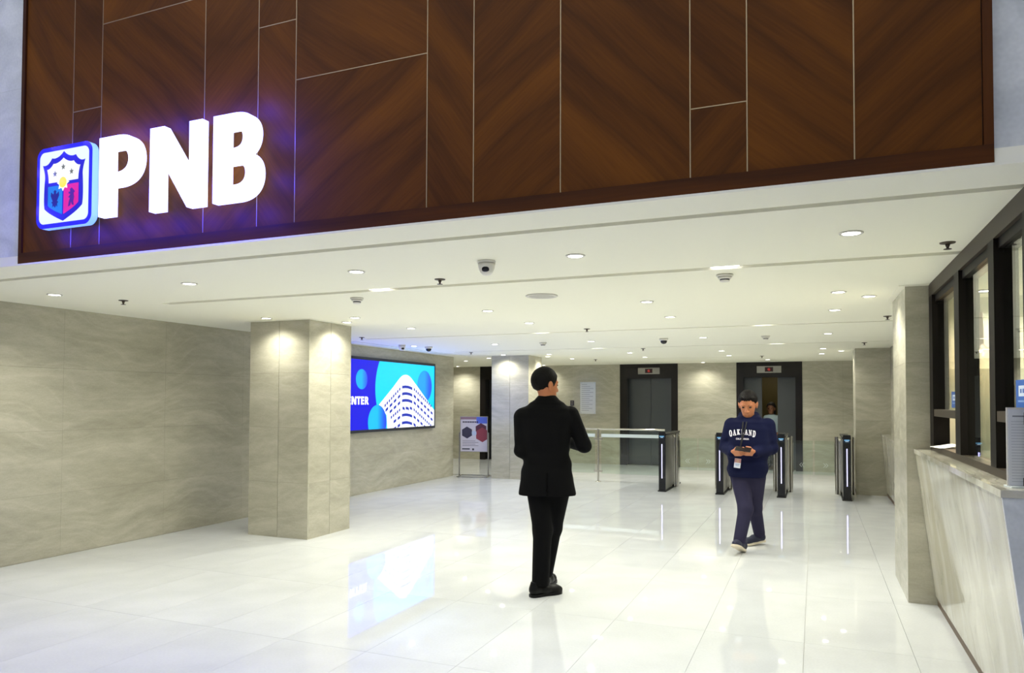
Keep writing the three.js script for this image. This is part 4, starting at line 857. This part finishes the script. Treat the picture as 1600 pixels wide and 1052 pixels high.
  mesh('lanyard', mergeGeometries([tube([[-0.02, 1.3], [-0.025, 1.24], [-0.03, 1.16], [-0.038, 1.09], [-0.05, 1.03]].map(([x, y]) => [x, y, surf(x, y)]), 0.007, 6, 20), tube([[0.015, 1.3], [0.0, 1.23], [-0.02, 1.15], [-0.036, 1.09], [-0.05, 1.03]].map(([x, y]) => [x, y, surf(x, y)]), 0.006, 6, 20)]), cordM, t);
  const badge = mesh('id_badge', new RoundedBoxGeometry(0.062, 0.095, 0.004, 2, 0.0018), P({ map: canvasTex(128, 192, (c, w, h) => { c.fillStyle = '#dfe4f2'; c.fillRect(0, 0, w, h); c.fillStyle = '#b98a90'; c.fillRect(0, 0, w, 86); c.fillStyle = '#c4a08c'; c.fillRect(38, 20, 52, 60); c.fillStyle = '#7f93c4'; c.fillRect(20, 110, 88, 14); c.fillRect(30, 140, 68, 10); }), roughness: 0.3 }), t, [-0.075, 0.885, surf(-0.075, 0.885) + 0.012]); badge.rotation.z = -0.12;
  const ph = thing('smartphone', 'black smartphone held by the man in navy hoodie', 'phone', [X, 0, Z], Math.atan2(-X, -Z));
  const slab = mesh('phone_body', new RoundedBoxGeometry(0.075, 0.15, 0.009, 3, 0.004), M.black, ph, [-0.02, 1.035, 0.31]); slab.rotation.set(-1.05, 0, 1.35);
  const scr = mesh('phone_screen', new THREE.PlaneGeometry(0.068, 0.14), P({ color: 0x0a0c12, roughness: 0.05 }), slab, [0, 0, -0.0047]); scr.rotation.y = Math.PI;
}
{ // woman inside the open lift
  const tee = P({ color: 0xc9dde2, roughness: 0.85 }), pants = P({ color: 0x20262a, roughness: 0.9 }), shoe = P({ color: 0x22201f, roughness: 0.6 });
  const lSh = V(-0.11, 1.13, 0), lEl = V(-0.15, 0.93, 0), lWr = V(-0.11, 0.77, 0.06), rSh = V(0.13, 1.13, 0), rEl = V(0.17, 0.93, 0), rWr = V(0.13, 0.77, 0.06);
  const torso = loft([[1.21, 0.01, -0.01, 0.06, 0.06], [1.185, 0.01, 0, 0.11, 0.08], [1.12, 0.01, 0, 0.16, 0.1], [0.95, 0.01, 0, 0.145, 0.1], [0.8, 0.01, 0, 0.155, 0.105]]);
  const sl = union(0.02, cap(lSh, V(-0.14, 1.0, 0), 0.062, 0.055), cap(rSh, V(0.16, 1.0, 0), 0.062, 0.055));
  const tf = (x, y, z) => Math.max(smin(torso(x, y, z), sl(x, y, z), 0.03), 0.8 - y);
  const tr = union(0.03, ell(V(0.01, 0.76, 0), V(0.15, 0.1, 0.11)), armF(0.03, [V(-0.06, 0.72, 0), V(-0.055, 0.4, 0), 0.085, 0.06], [V(-0.055, 0.4, 0), V(-0.055, 0.1, 0), 0.058, 0.045]), armF(0.03, [V(0.08, 0.72, 0), V(0.075, 0.4, 0), 0.085, 0.06], [V(0.075, 0.4, 0), V(0.075, 0.1, 0), 0.058, 0.045]));
  person('woman in pale tee shirt with dark hair standing inside the open lift', [-0.93, 0.005, -17.75], 0.05, {
    skin: P({ color: 0x9a6a4c, roughness: 0.55 }), hairMat: P({ color: 0x14100f, roughness: 0.6 }), lo: [-0.26, 0.02, -0.2], hi: [0.28, 1.3, 0.2],
    skel: [[V(0.01, 1.1, 0), V(0.01, 0.8, 0), 0.085, 0.085], [V(0.01, 1.12, 0), V(0.01, 1.24, 0), 0.045, 0.045], [V(0.01, 1.12, 0), lSh, 0.045, 0.04], [lSh, lEl, 0.042, 0.034], [lEl, lWr, 0.034, 0.022], [V(0.01, 1.12, 0), rSh, 0.045, 0.04], [rSh, rEl, 0.042, 0.034], [rEl, rWr, 0.034, 0.022], [V(0.01, 0.8, 0), V(-0.055, 0.7, 0), 0.065, 0.06], [V(-0.055, 0.7, 0), V(-0.055, 0.1, 0), 0.06, 0.03], [V(0.01, 0.8, 0), V(0.075, 0.7, 0), 0.065, 0.06], [V(0.075, 0.7, 0), V(0.075, 0.1, 0), 0.06, 0.03]],
    head: { c: V(0.0, 1.345, 0.02), yaw: -0.3, pitch: 0.1 }, neck: [V(0.01, 1.12, 0), V(0.005, 1.28, 0.005), 0.05, 0.045],
    hands: [{ f: handCaps(lWr, [0.1, -1, 0.25], [0, 0, 1], [1, 0, 0], 0.3, 1), c: [-0.1, 0.71, 0.07] }, { f: handCaps(rWr, [-0.1, -1, 0.25], [0, 0, 1], [-1, 0, 0], 0.3, 1), c: [0.12, 0.71, 0.07] }],
    hair: { t: 0.016, line: 0.03, slope: 0.6, long: true },
    clothes: [{ name: 'tee_shirt', f: tf, lo: [-0.25, 0.77, -0.14], hi: [0.27, 1.24, 0.14], mat: tee, cell: 0.012 }, { name: 'trousers', f: (x, y, z) => Math.max(tr(x, y, z), 0.08 - y), lo: [-0.2, 0.05, -0.15], hi: [0.22, 0.9, 0.15], mat: pants, cell: 0.012 }],
    shoes: [{ p: [-0.055, 0, 0], yaw: -1.7, mat: shoe, sole: shoe }, { p: [0.075, 0, 0], yaw: -1.45, mat: shoe, sole: shoe }],
  });
}

scene.traverse(o => {
  if (o.isMesh) { o.castShadow = true; o.receiveShadow = true; }
  if (o.isLight && !o.isRectAreaLight) { o.castShadow = true; o.shadow.mapSize.set(512, 512); o.shadow.bias = -0.002; }
});
renderer.render(scene, camera);
